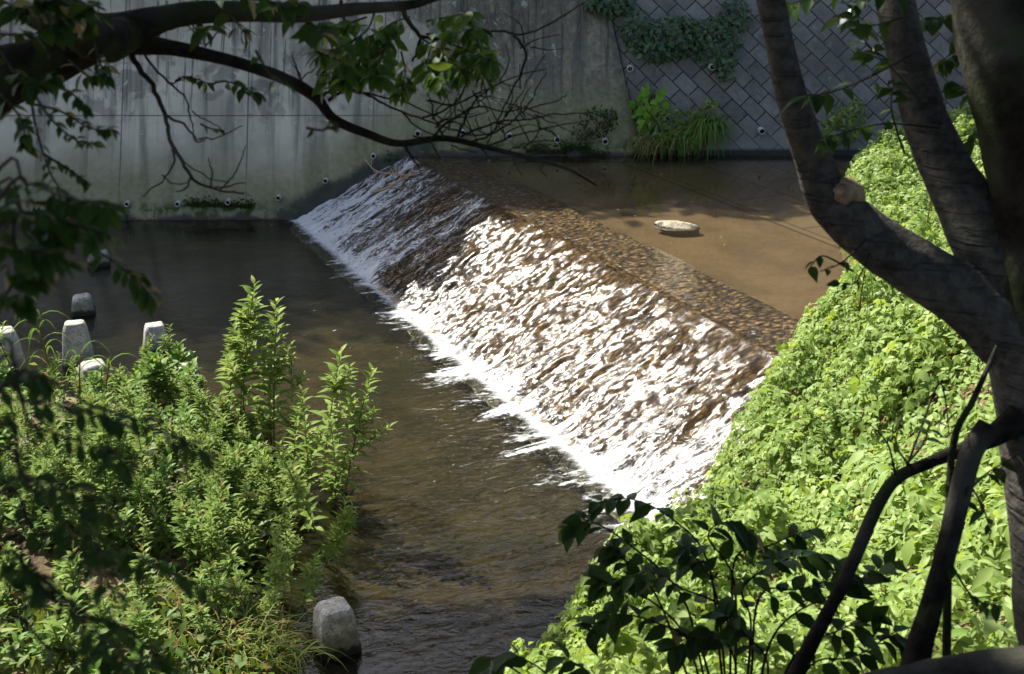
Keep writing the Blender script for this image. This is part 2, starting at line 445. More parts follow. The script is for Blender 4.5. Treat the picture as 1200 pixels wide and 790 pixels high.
def m_upbed():
    k = NT('silty_slab_bed'); p = k.pos(); n = k.noise(p, 1.1, 6, .65); f = k.noise(p, 12, 5, .7)
    nn = k.vmath('DOT_PRODUCT', p, (NV[0], NV[1], 0)); tt = k.vmath('DOT_PRODUCT', p, (UV[0], UV[1], 0))
    col = k.mix(k.map(n, .35, .65), (.135, .112, .08), (.20, .168, .12))
    col = k.mix(k.map(f, .45, .7, 0, .5), col, (.095, .078, .053))
    slab = k.map(nn, 13.55, 13.6, 0, 1)
    br = k.n('TexBrick'); k.put(br.inputs['Vector'], k.comb(tt, nn)); br.offset = .5
    br.inputs['Scale'].default_value = 1; br.inputs['Brick Width'].default_value = 2.2; br.inputs['Row Height'].default_value = 1.25
    br.inputs['Mortar Size'].default_value = .03; br.inputs['Mortar Smooth'].default_value = .5
    k.put(br.inputs['Color1'], (.14, .135, .11)); k.put(br.inputs['Color2'], (.23, .215, .17)); k.put(br.inputs['Mortar'], (.03, .026, .02))
    col = k.mix(k.math('MULTIPLY', slab, k.map(n, .3, .5, .95, .55)), col, br.outputs[0])
    line = k.math('LESS_THAN', k.math('ABSOLUTE', k.math('SUBTRACT', nn, 13.55)), .03)
    col = k.mix(k.math('MULTIPLY', line, .8), col, (.03, .026, .02))
    return k.done(k.princ(col, .85, .25, k.bump(f, .4, .02)))
M['upbed'] = m_upbed()

def water_nt(name): return NT(name)
def flow_coords(k, p):
    return k.vmath('DOT_PRODUCT', p, (NV[0], NV[1], 0)), k.vmath('DOT_PRODUCT', p, (UV[0], UV[1], 0))
def clear_water(k, normal, tint, murk, murk_f, rough=.04, ior=1.333):
    tr = k.n('BsdfTransparent'); k.put(tr.inputs[0], tint)
    df = k.n('BsdfDiffuse'); k.put(df.inputs[0], murk)
    body = k.mixs(murk_f, tr.outputs[0], df.outputs[0])
    gl = k.n('BsdfGlossy'); k.put(gl.inputs[0], (1, 1, 1)); gl.inputs['Roughness'].default_value = rough; k.put(gl.inputs['Normal'], normal)
    fr = k.n('Fresnel'); fr.inputs[0].default_value = ior; k.put(fr.inputs['Normal'], normal)
    return k.mixs(fr.outputs[0], body, gl.outputs[0])
def foam_shader(k, nrm=None):
    d = k.n('BsdfDiffuse'); k.put(d.inputs[0], (.56, .58, .59)); k.put(d.inputs['Normal'], nrm)
    g = k.n('BsdfGlossy'); k.put(g.inputs[0], (1, 1, 1)); g.inputs['Roughness'].default_value = .25; k.put(g.inputs['Normal'], nrm)
    return k.mixs(.05, d.outputs[0], g.outputs[0])
def m_lower():
    k = NT('lower_pool_water'); p = k.pos(); nn, tt = flow_coords(k, p)
    stir = k.map(nn, 2.2, 6.8, .35, 1.0)                # rougher near the foot of the weir
    near = k.map(tt, -24, -12, .35, 1.0)
    w = k.comb(k.math('MULTIPLY', nn, 1.0), k.math('MULTIPLY', tt, 1.5))
    h1 = k.noise(w, 2.6, 3, .5, .6); h2 = k.noise(w, 8, 4, .6, .8)
    amp = k.math('MULTIPLY', stir, near)
    h = k.math('MULTIPLY', k.math('ADD', k.math('MULTIPLY', h1, 1.0), k.math('MULTIPLY', h2, .35)), amp)
    nrm = k.bump(h, .6, .06)
    wat = clear_water(k, nrm, (.50, .48, .37), (.025, .024, .014), .25)
    dist = k.math('SUBTRACT', N_TOE+.02, nn)
    reach = k.map(tt, -25, -13.5, .55, 1.0, False)
    tong = k.noise(k.comb(k.math('MULTIPLY', nn, .5), k.math('MULTIPLY', tt, 1.5)), 1.0, 4, .7, .8)
    fine = k.noise(k.comb(k.math('MULTIPLY', nn, 5), k.math('MULTIPLY', tt, 9)), 1.0, 6, .75, 1.2)
    lev = k.math('ADD', k.math('MULTIPLY', k.math('SUBTRACT', tong, .5), 4.6), k.math('MULTIPLY', k.math('SUBTRACT', fine, .5), 2.4))
    fm = k.map(k.math('SUBTRACT', k.math('ADD', lev, .35), k.math('DIVIDE', dist, reach)), -.05, .6, 0, .8)
    band = k.map(k.math('ADD', dist, k.math('MULTIPLY', k.math('SUBTRACT', fine, .5), .5)), .20, .02, 0, .7)
    fm = k.math('MULTIPLY', k.math('MAXIMUM', fm, band), k.map(dist, -.16, -.04))
    fleck = k.math('MULTIPLY', k.map(k.noise(k.comb(k.math('MULTIPLY', nn, 6), k.math('MULTIPLY', tt, 14)), 1.0, 3, .6), .72, .76), k.map(dist, 5.5, .5, 0, .8))
    f = k.math('MAXIMUM', fm, fleck)
    return k.done(k.mixs(f, wat, foam_shader(k)))
M['lower'] = m_lower()
def m_upper():
    k = NT('upper_pool_water'); p = k.pos(); nn, tt = flow_coords(k, p)
    h1 = k.noise(k.comb(nn, tt), 1.6, 2, .5, .3); h2 = k.noise(k.comb(k.math('MULTIPLY', nn, 6), k.math('MULTIPLY', tt, 9)), 1.0, 4, .6, .8)
    film = k.map(nn, N_CREST+.05, N_CREST-.15)
    h = k.math('ADD', k.math('MULTIPLY', h1, .07), k.math('MULTIPLY', k.math('MULTIPLY', h2, film), 1.1))
    nrm = k.bump(h, .7, .06)
    wat = clear_water(k, nrm, k.mix(film, (.72, .65, .53), (.93, .89, .82)), (.075, .06, .038), k.map(film, 0, 1, .16, .02), .05)
    g = k.math('MULTIPLY', k.map(k.noise(k.comb(k.math('MULTIPLY', nn, 7), k.math('MULTIPLY', tt, 12)), 1.0, 4, .65), .62, .70), k.map(nn, N_BROW+.35, N_BROW-.05))
    return k.done(k.mixs(g, wat, foam_shader(k)))
M['upper'] = m_upper()
def m_cobble(crest):
    k = NT('weir_crest_cobbles' if crest else 'weir_apron_cobbles'); p = k.pos(); nn, tt = flow_coords(k, p)
    w = k.comb(k.math('MULTIPLY', nn, 1.0), k.math('MULTIPLY', tt, 1.25))
    v = k.voro(w, 10.5, 'F1'); vc = k.voro(w, 10.5, 'F1', 1.0, 1); n = k.noise(p, 1.6, 4, .6)
    col = k.mix(k.xyz(vc)[0], (.09, .060, .028), (.27, .19, .095)) if crest else k.mix(k.xyz(vc)[0], (.035, .030, .020), (.15, .118, .07))
    col = k.mix(k.map(n, .48, .62, 0, .7), col, (.09, .08, .022))
    col = k.mix(k.map(v, .35, .6, 0, .85), col, (.018, .012, .006))
    return k.done(k.princ(col, .5 if crest else .8, .3 if crest else .1, k.bump(k.math('SUBTRACT', 1, v), .8, .04)))
M['crest'] = m_cobble(True); M['apron'] = m_cobble(False)
def m_cascade():
    k = NT('white_water'); p = k.pos(); nn, tt = flow_coords(k, p)
    s = k.math('DIVIDE', k.math('SUBTRACT', N_BROW, nn), N_BROW-N_TOE)       # 0 brow .. 1 toe
    warp = k.math('MULTIPLY', k.noise(k.comb(nn, tt), 1.2, 3), .5)
    t2 = k.math('ADD', tt, warp)
    rib = k.noise(k.comb(k.math('MULTIPLY', nn, .45), k.math('MULTIPLY', t2, 3.2)), 1.0, 4, .6, .3)
    lump = k.noise(k.comb(k.math('MULTIPLY', nn, 4.2), k.math('MULTIPLY', t2, 15)), 1.0, 5, .66, .7)
    spit = k.noise(k.comb(k.math('MULTIPLY', nn, 16), k.math('MULTIPLY', t2, 40)), 1.0, 4, .75, .5)
    zone = k.noise(k.comb(nn, tt), .33, 3, .55)
    nearer = k.map(tt, -19, -13.5, 0, .22)
    far = k.map(tt, -20.2, -21.6, 0, .44)
    lev = k.math('ADD', k.math('MULTIPLY', k.math('SUBTRACT', rib, .5), 1.5), k.math('MULTIPLY', k.math('SUBTRACT', lump, .5), 1.3))
    lev = k.math('ADD', lev, k.math('MULTIPLY', k.math('SUBTRACT', spit, .5), 1.5))
    lev = k.math('ADD', lev, k.math('MULTIPLY', k.math('SUBTRACT', zone, .5), .9))
    lev = k.math('ADD', k.math('ADD', lev, k.math('MULTIPLY', k.map(s, .0, 1.0), .26)), k.math('ADD', nearer, far))
    lev = k.math('ADD', k.math('SUBTRACT', lev, .44), k.map(s, .88, 1.0, 0, .22))
    f = k.math('MULTIPLY', k.map(lev, -.04, .34, 0, .74), k.map(s, .0, .06))
    hb = k.math('ADD', k.math('MULTIPLY', lump, 1.0), k.math('MULTIPLY', spit, .6))
    nrm = k.bump(hb, .3, .025)
    wat = clear_water(k, nrm, (.72, .63, .48), (.10, .072, .04), .03, .10, 1.24)
    return k.done(k.mixs(f, wat, foam_shader(k, k.bump(hb, .25, .02))))
M['cascade'] = m_cascade()

# ------------------------------------------------------------------ the setting
def axis(parts):
    out = []
    for a, b, n in parts: out += list(np.linspace(a, b, n, endpoint=False))
    return np.array(out+[parts[-1][1]])
ax = axis([(-400, -40, 12), (-40, -14, 40), (-14, 14, 190), (14, 40, 40), (40, 400, 12)])
ay = axis([(-400, -20, 12), (-20, 0, 30), (0, 27, 180)])
X, Y = np.meshgrid(ax, ay, indexing='ij')
Z = ground_z(X, Y)
# keep the sheet under the weir and the upper pool bed
nn_ = X*NV[0]+Y*NV[1]
up = nn_ > N_TOE-.2
Z = np.where(up & (edge_dist(X, Y) < -.4), np.minimum(Z, -.45), Z)
mb = MB(); mb.add(np.stack([X, Y, Z], -1), grid_faces(len(ax), len(ay)))
tag(mb.build('ground', M['ground'], smooth_=True), kind='structure')

def sheet(name, mat, poly, z):
    mb = MB(); P = np.array([(x, y, z) for x, y in poly]); mb.add(P, np.array([list(range(len(P)))]))
    return tag(mb.build(name, mat), kind='structure')
TA, TB = -27.6, -2.0
a1 = weir_xy(N_TOE+.5, TA); a2 = weir_xy(N_TOE+.5, TB)
sheet('water', M['lower'], [(-60, -1), a2, a1, (-60, 28.5)], 0.0)
b1 = weir_xy(N_BROW+.02, TA-1.2); b2 = weir_xy(N_BROW+.02, TB)
sheet('upper_pool_water', M['upper'], [b2, (40, 4), (40, 34), b1], Z_UP)
c1 = weir_xy(N_CREST-.05, TA-1.2); c2 = weir_xy(N_CREST-.05, TB)
sheet('upper_pool_bed', M['upbed'], [c2, (40, 4), (40, 34), c1], Z_UP-.13)

# far bank behind the wall top
WT = 6.6                                               # wall top
yt = WALL_Y+BATTER*WT
mb = MB(); mb.add([(-400, yt+.55, WT-.12), (400, yt+.55, WT-.12), (400, 900, WT-.1), (-400, 900, WT-.1)], [[0, 1, 2, 3]])
tag(mb.build('far_bank', M['ground']), kind='structure')

# retaining wall (concrete, left) and diagonal block wall (right); the seam leans like the photo's
s0 = on_wall(716, 20); s1 = on_wall(745, 150)
def seam_x(z):
    return s1[0]+(s0[0]-s1[0])*(z-s1[2])/(s0[2]-s1[2])
def wall_mesh(x_at_lo, x_at_hi, nx, back=.6, dy=0.0, relief=.02, seed=0):
    zs = np.linspace(-1.0, WT, 40); tt = np.linspace(0, 1, nx)
    ZZ, TT = np.meshgrid(zs, tt); lo = x_at_lo(ZZ); hi = x_at_hi(ZZ)
    XX = lo+(hi-lo)*TT
    YY = WALL_Y+dy+BATTER*ZZ+relief*fbm(XX*.8, ZZ*.8, 3, seed)
    f = np.stack([XX, YY, ZZ], -1); nz = len(zs); g = grid_faces(nx, nz)
    mb = MB(); mb.add(f, g)
    b = np.stack([XX, WALL_Y+dy+BATTER*WT+back+0*YY, ZZ], -1); mb.add(b, g[:, ::-1])
    n0 = nx*nz
    top = [[i*nz+nz-1, (i+1)*nz+nz-1, n0+(i+1)*nz+nz-1, n0+i*nz+nz-1] for i in range(nx-1)]
    sd = [[j, j+1, n0+j+1, n0+j] for j in range(nz-1)] + [[(nx-1)*nz+j+1, (nx-1)*nz+j, n0+(nx-1)*nz+j, n0+(nx-1)*nz+j+1] for j in range(nz-1)]
    mb.f.append(np.array(top+sd))
    uv = np.stack([XX, ZZ*math.hypot(1, BATTER)], -1).reshape(-1, 2)
    return mb, np.vstack([uv, uv])
wall = empty('retaining_wall', (-6, WALL_Y, 0)); tag(wall, 'stained grey concrete retaining wall left of the diagonal block wall', 'wall')
mb, uv = wall_mesh(lambda z: -60+0*z, lambda z: seam_x(z), 160, .5, 0, .03, 3)
o = mb.build('wall_face', M['wall'], smooth_=False, uv=uv); o.parent = wall; o.matrix_parent_inverse.translation = -wall.location
bw = empty('block_wall', (8, WALL_Y, 0)); tag(bw, 'dark wall of diagonally laid concrete blocks beside the upper pool', 'wall')
mb, uv = wall_mesh(lambda z: seam_x(z)+.02, lambda z: 40+0*z, 120, .55, .05, .05, 9)
o = mb.build('block_face', M['block'], smooth_=False, uv=uv); o.parent = bw; o.matrix_parent_inverse.translation = -bw.location
wn = unit(np.array([0, -1.0, BATTER]))
def pipe(px, py, root, r=.075):
    c = on_wall(px, py); ax_ = np.array([0, -1.0, .0]); P = [c-ax_*.25, c+ax_*.07]
    sides = 16; th = np.linspace(0, 2*np.pi, sides, endpoint=False)
    ring = lambda rad, y: np.stack([c[0]+rad*np.cos(th), np.full(sides, y), c[2]+rad*np.sin(th)], -1)
    yo = c[1]-.13; yi = c[1]+.3
    V = np.stack([ring(r, yi), ring(r, yo), ring(r*.74, yo), ring(r*.74, yo+.28)], 1)
    mb = MB(); mb.add(V, grid_faces(sides, 4, True))
    o = mb.build('drain_pipe', M['pvc'], root, True); o.matrix_parent_inverse.translation = -root.location
    mb = MB(); mb.add(np.vstack([ring(r*.745, yo+.05), [[c[0], yo+.05, c[2]]]]), np.stack([np.arange(sides), (np.arange(sides)+1) % sides, np.full(sides, sides)], -1))
    q = mb.build('bore_shade', M['hole_shade'], o)  # dark disc closing the pipe, stands in for the shade inside it
for px, py in [(490, 156), (543, 155), (597, 159), (653, 163), (709, 165), (438, 182), (382, 211), (327, 231), (268, 236), (209, 238), (150, 238)]:
    pipe(px, py, wall, .068 if px > 480 else .055)
for px, py in [(738, 80), (834, 78), (892, 153), (752, 164)]: pipe(px, py, bw, .07)

# weir body
weir = empty('weir', (3, 18, 0)); tag(weir, 'cobbled concrete weir crossing the river under white water', 'weir')
def weir_part(name, mat, prof, nt, disp, seed):
    prof = np.array(prof, float)
    d = np.r_[0, np.cumsum(np.hypot(*np.diff(prof, axis=0).T))]
    k = int(d[-1]/.05)+2; q = np.linspace(0, d[-1], k)
    n_ = np.interp(q, d, prof[:, 0]); z_ = np.interp(q, d, prof[:, 1])
    t = np.linspace(TA-.6, TB, nt); Nn, Tt = np.meshgrid(n_, t); Zz = np.meshgrid(z_, t)[0].copy()
    Zz += disp*fbm(Nn*3, Tt*3.6, 3, seed)
    Nn = Nn+disp*.5*fbm(Nn*3+20, Tt*3.6, 2, seed+3)
    x, y = weir_xy(Nn, Tt); mb = MB(); mb.add(np.stack([x, y, Zz], -1), grid_faces(nt, k))
    o = mb.build(name, mat, weir, True); o.matrix_parent_inverse.translation = -weir.location
weir_part('apron', M['apron'], [(N_TOE-.05, -.6), (N_TOE+.06, -.15), (N_BROW, Z_UP-.06)], 420, .07, 21)
weir_part('crest', M['crest'], [(N_BROW, Z_UP-.055), (N_CREST, Z_UP-.045), (N_CREST+.02, Z_UP-.6)], 420, .03, 22)
# the sheet of white water sliding down the apron
nq = 130; ntq = 620
q = np.linspace(0, 1, nq); t = np.linspace(TA-.3, TB-4, ntq)
Q, Tt = np.meshgrid(q, t); Nn = N_BROW+.03-(N_BROW-N_TOE+.22)*Q
Zz = Z_UP-(Z_UP+.10)*np.clip(Q*1.04-.03, 0, 1)-.12*smooth(.94, 1, Q) + .004
env = smooth(0, .16, Q)
Zz = Zz+env*(.085*fbm(Nn*2.2, Tt*6.5+.8*fbm(Nn, Tt, 2, 2), 4, 31)+.035*fbm(Nn*7, Tt*16, 2, 41)+.02)
x, y = weir_xy(Nn, Tt); mb = MB(); mb.add(np.stack([x, y, Zz], -1), grid_faces(ntq, nq)[:, ::-1])
tag(mb.build('water_cascade', M['cascade'], smooth_=True), kind='structure')

# ------------------------------------------------------------------ concrete baffle posts, rocks, dead branch
def make_post(name, w, h, top=.72, seed=0, sink=.35, jitter=.012):
    """tapered octagonal block with a chipped, rounded head"""
    prof = [(-sink, 1.0), (0, 1.0), (h*.42, .5+.5*top+.02), (h*.84, top+.05), (h*.87, top+.03), (h*.985, top-.09), (h, top-.13), (h-.006, .0)]
    a = .74; cs = [(1, -a), (1, a), (a, 1), (-a, 1), (-1, a), (-1, -a), (-a, -1), (a, -1)]
    ring = []
    for (x0, y0), (x1, y1) in zip(cs, cs[1:]+cs[:1]):
        for t in (.05, .35, .65, .95): ring.append((x0+(x1-x0)*t, y0+(y1-y0)*t))
    ring = np.array(ring); th = np.arctan2(ring[:, 1], ring[:, 0]); rad = np.hypot(ring[:, 0], ring[:, 1]); sides = len(ring)
    V = []
    for z, k in prof:
        r = rad*k*w/2
        r = r*(1+.05*fbm(np.cos(th)*1.3+seed*3.1, np.sin(th)*1.3+z*4, 3, seed))
        V.append(np.stack([r*np.cos(th), r*np.sin(th), z+.02*fbm(np.cos(th)*2+seed, np.sin(th)*2+k, 2, seed)*(k > .1)], -1))
    V = np.array(V).transpose(1, 0, 2); mb = MB(); mb.add(V, grid_faces(sides, len(prof), True))
    return mb.build(name, M['post'], None, False)
posts = [(395, 757, .41, .45, 'squat concrete block standing alone in the dark stream beside the lower bank', .74),
         (184, 412, .43, .45, 'bright tapered concrete block rising behind the broad leaved shrub', .66),
         (93, 428, .48, .68, 'tallest pale concrete block, beside the drooping grass stalks', .66),
         (98, 366, .40, .30, 'small low concrete block in the pool behind the tallest pale block', .7),
         (116, 309, .44, .24, 'lone grey concrete stub in the shaded pool under the wall', .78),
         (8, 436, .56, .66, 'concrete block half cut off by the edge of the picture', .7),
         (111, 446, .46, .28, 'low pale concrete block at the foot of the grass stalks', .72),
         (220, 448, .42, .26, 'little pale concrete block poking out behind the shrub leaves', .72)]
for i, (px, py, w, h, lab, top) in enumerate(posts):
    c = at(px, py, 0.0); o = make_post('concrete_block', w, h, top, i+2)
    o.location = c; o.rotation_euler = (R(random.uniform(-2, 2)), R(random.uniform(-2, 2)), random.uniform(.25, .55))
    tag(o, lab, 'concrete block', 'concrete baffle blocks in the lower pool')
def blob(name, mat, size, seed, n=18, amp=.35):
    u = np.linspace(0, 2*np.pi, n*2, endpoint=False); v = np.linspace(0.02, np.pi-.02, n); U, Vv = np.meshgrid(u, v, indexing='ij')
    d = np.stack([np.cos(U)*np.sin(Vv), np.sin(U)*np.sin(Vv), np.cos(Vv)], -1)
    r = 1+amp*(fbm(d[..., 0]*1.4+seed, d[..., 1]*1.4+d[..., 2], 3, seed)+.5*fbm(d[..., 1]*2+seed, d[..., 2]*2, 2, seed+9))
    mb = MB(); mb.add(d*r[..., None]*np.array(size), grid_faces(2*n, n, True)); return mb.build(name, mat, None, False)
o = blob('flat_stone', M['rock'], (.42, .19, .11), 5, 18, .5); o.location = at(791, 265, Z_UP)+np.array([0, 0, -.045]); o.rotation_euler = (0, R(4), R(-14))
tag(o, 'pale flat stone breaking the surface of the upper pool', 'stone')

def brush(mb, P, r0, r1, seed, n=6, L=.5, depth=2, sides=6, up=.1, curve=.25):
    """a branch with random side twigs"""
    rs = random.Random(seed); Q = catmull(P, 5); tube(mb, Q, [r0, r1], sides)
    def sub(Q, rr, L, lev):
        m = max(2, int(n*(1 if lev == depth else .5)))
        for _ in range(m):
            i = rs.randrange(max(1, len(Q)//5), len(Q)-1); b = Q[i]; T = unit(Q[min(i+1, len(Q)-1)]-Q[i-1])
            side = unit(np.cross(T, [rs.uniform(-1, 1), rs.uniform(-1, 1), rs.uniform(-1, 1)]))
            d = unit(T*rs.uniform(.5, 1.1)+side*rs.uniform(.5, 1)+np.array([0, 0, up])); l = L*rs.uniform(.4, 1)
            k2 = unit(np.array([rs.uniform(-1, 1), rs.uniform(-1, 1), rs.uniform(-1, 1)]))*l*curve
            C = catmull([b, b+d*l*.4+k2*.4, b+d*l*.75+k2*.5, b+d*l+k2*.2+np.array([0, 0, up*l])], 3)
            tube(mb, C, [rr, rr*.45], 5, cap=False)
            if lev > 1: sub(C, rr*.6, l*.6, lev-1)
    if depth: sub(Q, (r0+r1)*.3, L, depth)
    return Q
# broken dead branch caught at the far brow of the weir
mb = MB(); zz = lambda px, py, dz: at(px, py, 1.0+dz)
brush(mb, [zz(436, 226, .05), zz(452, 221, .1), zz(470, 211, .2), zz(478, 206, .28)], .03, .02, 3, 4, .35, 1)
brush(mb, [zz(478, 206, .25), zz(462, 204, .3), zz(440, 200, .35), zz(428, 187, .5)], .022, .01, 5, 4, .3, 1)
tube(mb, catmull([zz(466, 208, .28), zz(465, 200, .4), zz(466, 194, .5)], 3), [.014, .006], 5)
tube(mb, catmull([zz(478, 206, .25), zz(484, 205, .3), zz(492, 203, .32)], 3), [.018, .008], 5)
tag(mb.build('dead_branch', M['dead'], None, True), 'bare orange brown dead branch caught at the top of the weir', 'branch')
# bits of leaf afloat on the upper pool
fl = None
for px, py in [(793, 239), (814, 237), (746, 254), (843, 278), (848, 287), (787, 286), (722, 246), (886, 205), (914, 199), (925, 223), (858, 198), (573, 188), (672, 286), (713, 273), (776, 204)]:
    if fl is None:
        mb = MB(); leaves(mb, OVATE_LO, np.zeros((1, 3)), np.array([[0, 1.0, .02]]), np.array([[0, 0, 1.0]]), .085)
        fl = mb.build('floating_leaf', M['grass_dry']); o = fl
    else: o = fl.copy(); COL.objects.link(o)
    o.location = at(px, py, Z_UP)+np.array([0, 0, .012]); o.rotation_euler = (0, 0, random.uniform(0, 6)); s = random.uniform(.6, 1.3); o.scale = (s, s, s)
    tag(o, 'small pale leaf floating on the still upper pool', 'leaf', 'leaves floating on the upper pool')

# ------------------------------------------------------------------ plants on the far wall
def cloud(mb, T, c, rad, n, size, face=None, droop=.3, jit=.7, shell=.4):
    """leaves through an ellipsoid's volume"""
    d = rdir(n); r = rng.uniform(shell, 1, n)**.6
    pos = np.asarray(c)+d*r[:, None]*np.asarray(rad)
    face = np.array([0, -.3, 1.0]) if face is None else np.asarray(face, float)
    nr = unit(face[None]*.8+d*.4+rng.normal(0, jit*.5, (n, 3)))
    ax_ = unit(np.cross(nr, rdir(n))+np.array([0, 0, -droop])+d*.3)
    leaves(mb, T, pos, ax_, nr, size*rng.uniform(.6, 1.25, n), rng.uniform(.8, 1.2, n))
def wallplant(name, label, cat, blobs, T, mat, size, dens=1.0, stems=0, group=None):
    c0 = on_wall(*blobs[0][:2]); root = empty(name, c0); tag(root, label, cat, group)
    mb = MB(); sm = MB()
    for px, py, rx, ry, n in blobs:
        c = on_wall(px, py)-c0+wn*.12; mp = 27.5/F
        cloud(mb, T, c, (rx*mp, .22+.15*ry*mp, ry*mp), int(n*dens), size, wn)
        sm = MB()
        for _ in range(stems):
            e = c+rng.normal(0, .4, 3)*np.array([rx*mp, .1, ry*mp])
            tube(sm, catmull([c+np.array([0, .1, -ry*mp*.6]), (c+e)/2+rng.normal(0, .06, 3), e], 3), [.012, .005], 5)
        if stems: sm.build('stem', M['vine'], root)
    mb.build('foliage', mat, root)
    return root
wallplant('ivy', 'blue green creeper hanging over the top of the block wall', 'ivy',
          [(715, 6, 34, 14, 260), (745, 38, 18, 24, 130), (790, 45, 38, 26, 380), (838, 55, 28, 34, 300), (850, 82, 12, 14, 60), (768, 60, 30, 12, 120), (860, 20, 20, 20, 100)], OVATE_LO, M['leaf_ivy'], .14, 1.3, 3)
wallplant('lime_weed', 'bright lime broad leaved weed on the block wall above the grass', 'weed', [(763, 122, 22, 16, 60), (752, 140, 10, 12, 20)], HEART, M['leaf_lime'], .2, 1.0, 2)
wallplant('brushy_weed', 'green weed with brown stems growing between lime weed and drooping grass', 'weed', [(780, 150, 28, 22, 260), (800, 165, 30, 14, 220), (765, 168, 24, 12, 180)], LANCE_LO, M['leaf_herb2'], .17, 1.0, 8)
wallplant('small_fern', 'small fern patch on the block wall above the drooping grass', 'fern', [(832, 125, 12, 8, 50), (812, 132, 8, 7, 24)], LANCE_LO, M['leaf_herb'], .14, 1, 2)
wallplant('wall_weed', 'spreading leafy weed low on the block wall behind the smooth trunk', 'weed', [(988, 148, 26, 22, 200), (1004, 128, 12, 10, 40), (968, 165, 14, 14, 70)], LANCE_LO, M['leaf_herb'], .18, 1, 4)
wallplant('hanging_weed', 'olive brown tuft hanging on the concrete by the last drain', 'weed', [(700, 146, 22, 20, 200), (682, 160, 12, 10, 60), (714, 140, 9, 12, 50)], LANCE_LO, M['moss'], .12, 1, 6)
# moss along the water line of the wall
mb = MB()
for a, b, zoff, n in [((575, 176), (735, 184), 0, 700), ((180, 240), (300, 244), .05, 900), ((40, 250), (150, 256), .05, 500), ((660, 176), (690, 176), .1, 250), ((450, 190), (530, 182), .0, 200)]:
    k = rng.uniform(0, 1, n)
    P = np.array([on_wall(a[0]+(b[0]-a[0])*q, a[1]+(b[1]-a[1])*q-rng.exponential(3.2)) for q in k])+wn*.03
    keep = fbm(P[:, 0]*2.2, P[:, 2]*1.0+zoff, 4, 77) > -.02; P = P[keep]; n = len(P)
    leaves(mb, OVATE_LO, P, rdir(n, -.9, .2)+wn, rdir(n)+wn*1.2, rng.uniform(.03, .075, n))
tag(mb.build('moss', M['moss']), 'dark moss clinging along the water line of the wall', 'moss', None, 'stuff')
# drooping grass
def grass_clump(name, label, base, n, L, mat, spread, lean=(0, 0, 0), w=.012, droop=.9, group=None, segs=6, cat='grass', dry=.12):
    root = empty(name, base); tag(root, label, cat, group)
    for nm, mt, cnt in (('blades', mat, int(n*(1-dry))), ('dry_blades', M['grass_dry'], int(n*dry))):
        if cnt < 1: continue
        mb = MB(); s = np.linspace(0, 1, segs)
        for _ in range(cnt):
            a = rng.uniform(0, 6.283); out = np.array([math.cos(a), math.sin(a), 0])*rng.uniform(.25, 1.0)+np.asarray(lean)
            l = L*rng.uniform(.55, 1.1); b = np.array([*rng.normal(0, spread, 2), 0])
            dr = droop*rng.uniform(.6, 1.3)
            P = b+out[None]*(s[:, None]*l*.75)+np.array([0, 0, 1.0])[None]*((s-dr*s*s)*l)[:, None]
            sd = unit(np.cross(out+1e-3, [0, 0, 1])); ww = w*rng.uniform(.7, 1.3)*(1-s**2*.96)
            V = np.stack([P-sd*ww[:, None], P+sd*ww[:, None]], 1)
            mb.add(V, grid_faces(segs, 2))
        mb.build(nm, mt, root)
    return root
b = on_wall(828, 150)+wn*.05
grass_clump('grass_clump', 'thick fountain of green grass drooping from the block wall to the water', b, 420, 1.0, M['grass_wall'], .13, (-.02, -.35, .12), .014, 1.45)
grass_clump('grass_clump', 'straw coloured grass fan drooping beside the lime weed', on_wall(768, 168)+wn*.05, 130, .8, M['grass'], .2, (-.45, -.3, .05), .012, 1.5, dry=.7)
grass_clump('grass_clump', 'shorter green grass tuft between the straw fan and the thick fountain', on_wall(797, 166)+wn*.05, 200, .65, M['grass_wall'], .2, (-.1, -.3, .1), .012, 1.4, dry=.2)
# dry vines
def hanging(name, label, pts, n, L, seed):
    rs = random.Random(seed); mb = MB()
    for _ in range(n):
        px = rs.uniform(*pts[0]); py = rs.uniform(*pts[1]); c = on_wall(px, py)+wn*rs.uniform(.03, .25); P = [c]
        dx = rs.uniform(-.25, .25)
        for k in range(6):
            c = c+np.array([dx*L/6+rs.gauss(0, .06), -.02+BATTER*-L/6*.5, -L/6*rs.uniform(.5, 1.2)]); c[1] = min(c[1], WALL_Y+BATTER*c[2]-.03); P.append(c)
        tube(mb, catmull(P, 3), [.011, .004], 4, cap=False)
    return tag(mb.build(name, M['vine']), label, 'vine')
hanging('dry_vine', 'tangle of bare grey vines hanging down the concrete', ((535, 690), (-90, 20)), 90, 1.5, 4)
hanging('dry_vine', 'few bare roots trailing over the diagonal blocks', ((735, 900), (60, 130)), 14, .8, 8)

# ------------------------------------------------------------------ right bank
def bank_lumps(x, y):
    d = edge_dist(x, y)
    return (.52+.1*smooth(18.0, 20.5, y)+.55*fbm(x*.55, y*.55, 3, 61)+.55*fbm(x*1.5, y*1.5, 2, 71)+.22*fbm(x*4, y*4, 2, 75))*smooth(-.5, .35, d)
def scatter_bank(n, xr, yr, cond):
    x = rng.uniform(*xr, n); y = rng.uniform(*yr, n); m = cond(x, y); x, y = x[m], y[m]
    return x, y
def lump_normal(x, y):
    e = .08; g = lambda a, b: ground_z(a, b)+bank_lumps(a, b)
    return unit(np.stack([g(x-e, y)-g(x+e, y), g(x, y-e)-g(x, y+e), np.full_like(x, 2*e)], -1))
mb = MB()
x, y = scatter_bank(150000, (-.3, 9.5), (5.0, 26.0), lambda x, y: (edge_dist(x, y) > -.33) & (x > .0+(y-8)*.0) & (y > 5.2+.0*x) & (x < y*.44+1.2))
N_ = lump_normal(x, y); z = ground_z(np.asarray(x), y); top = bank_lumps(x, y)
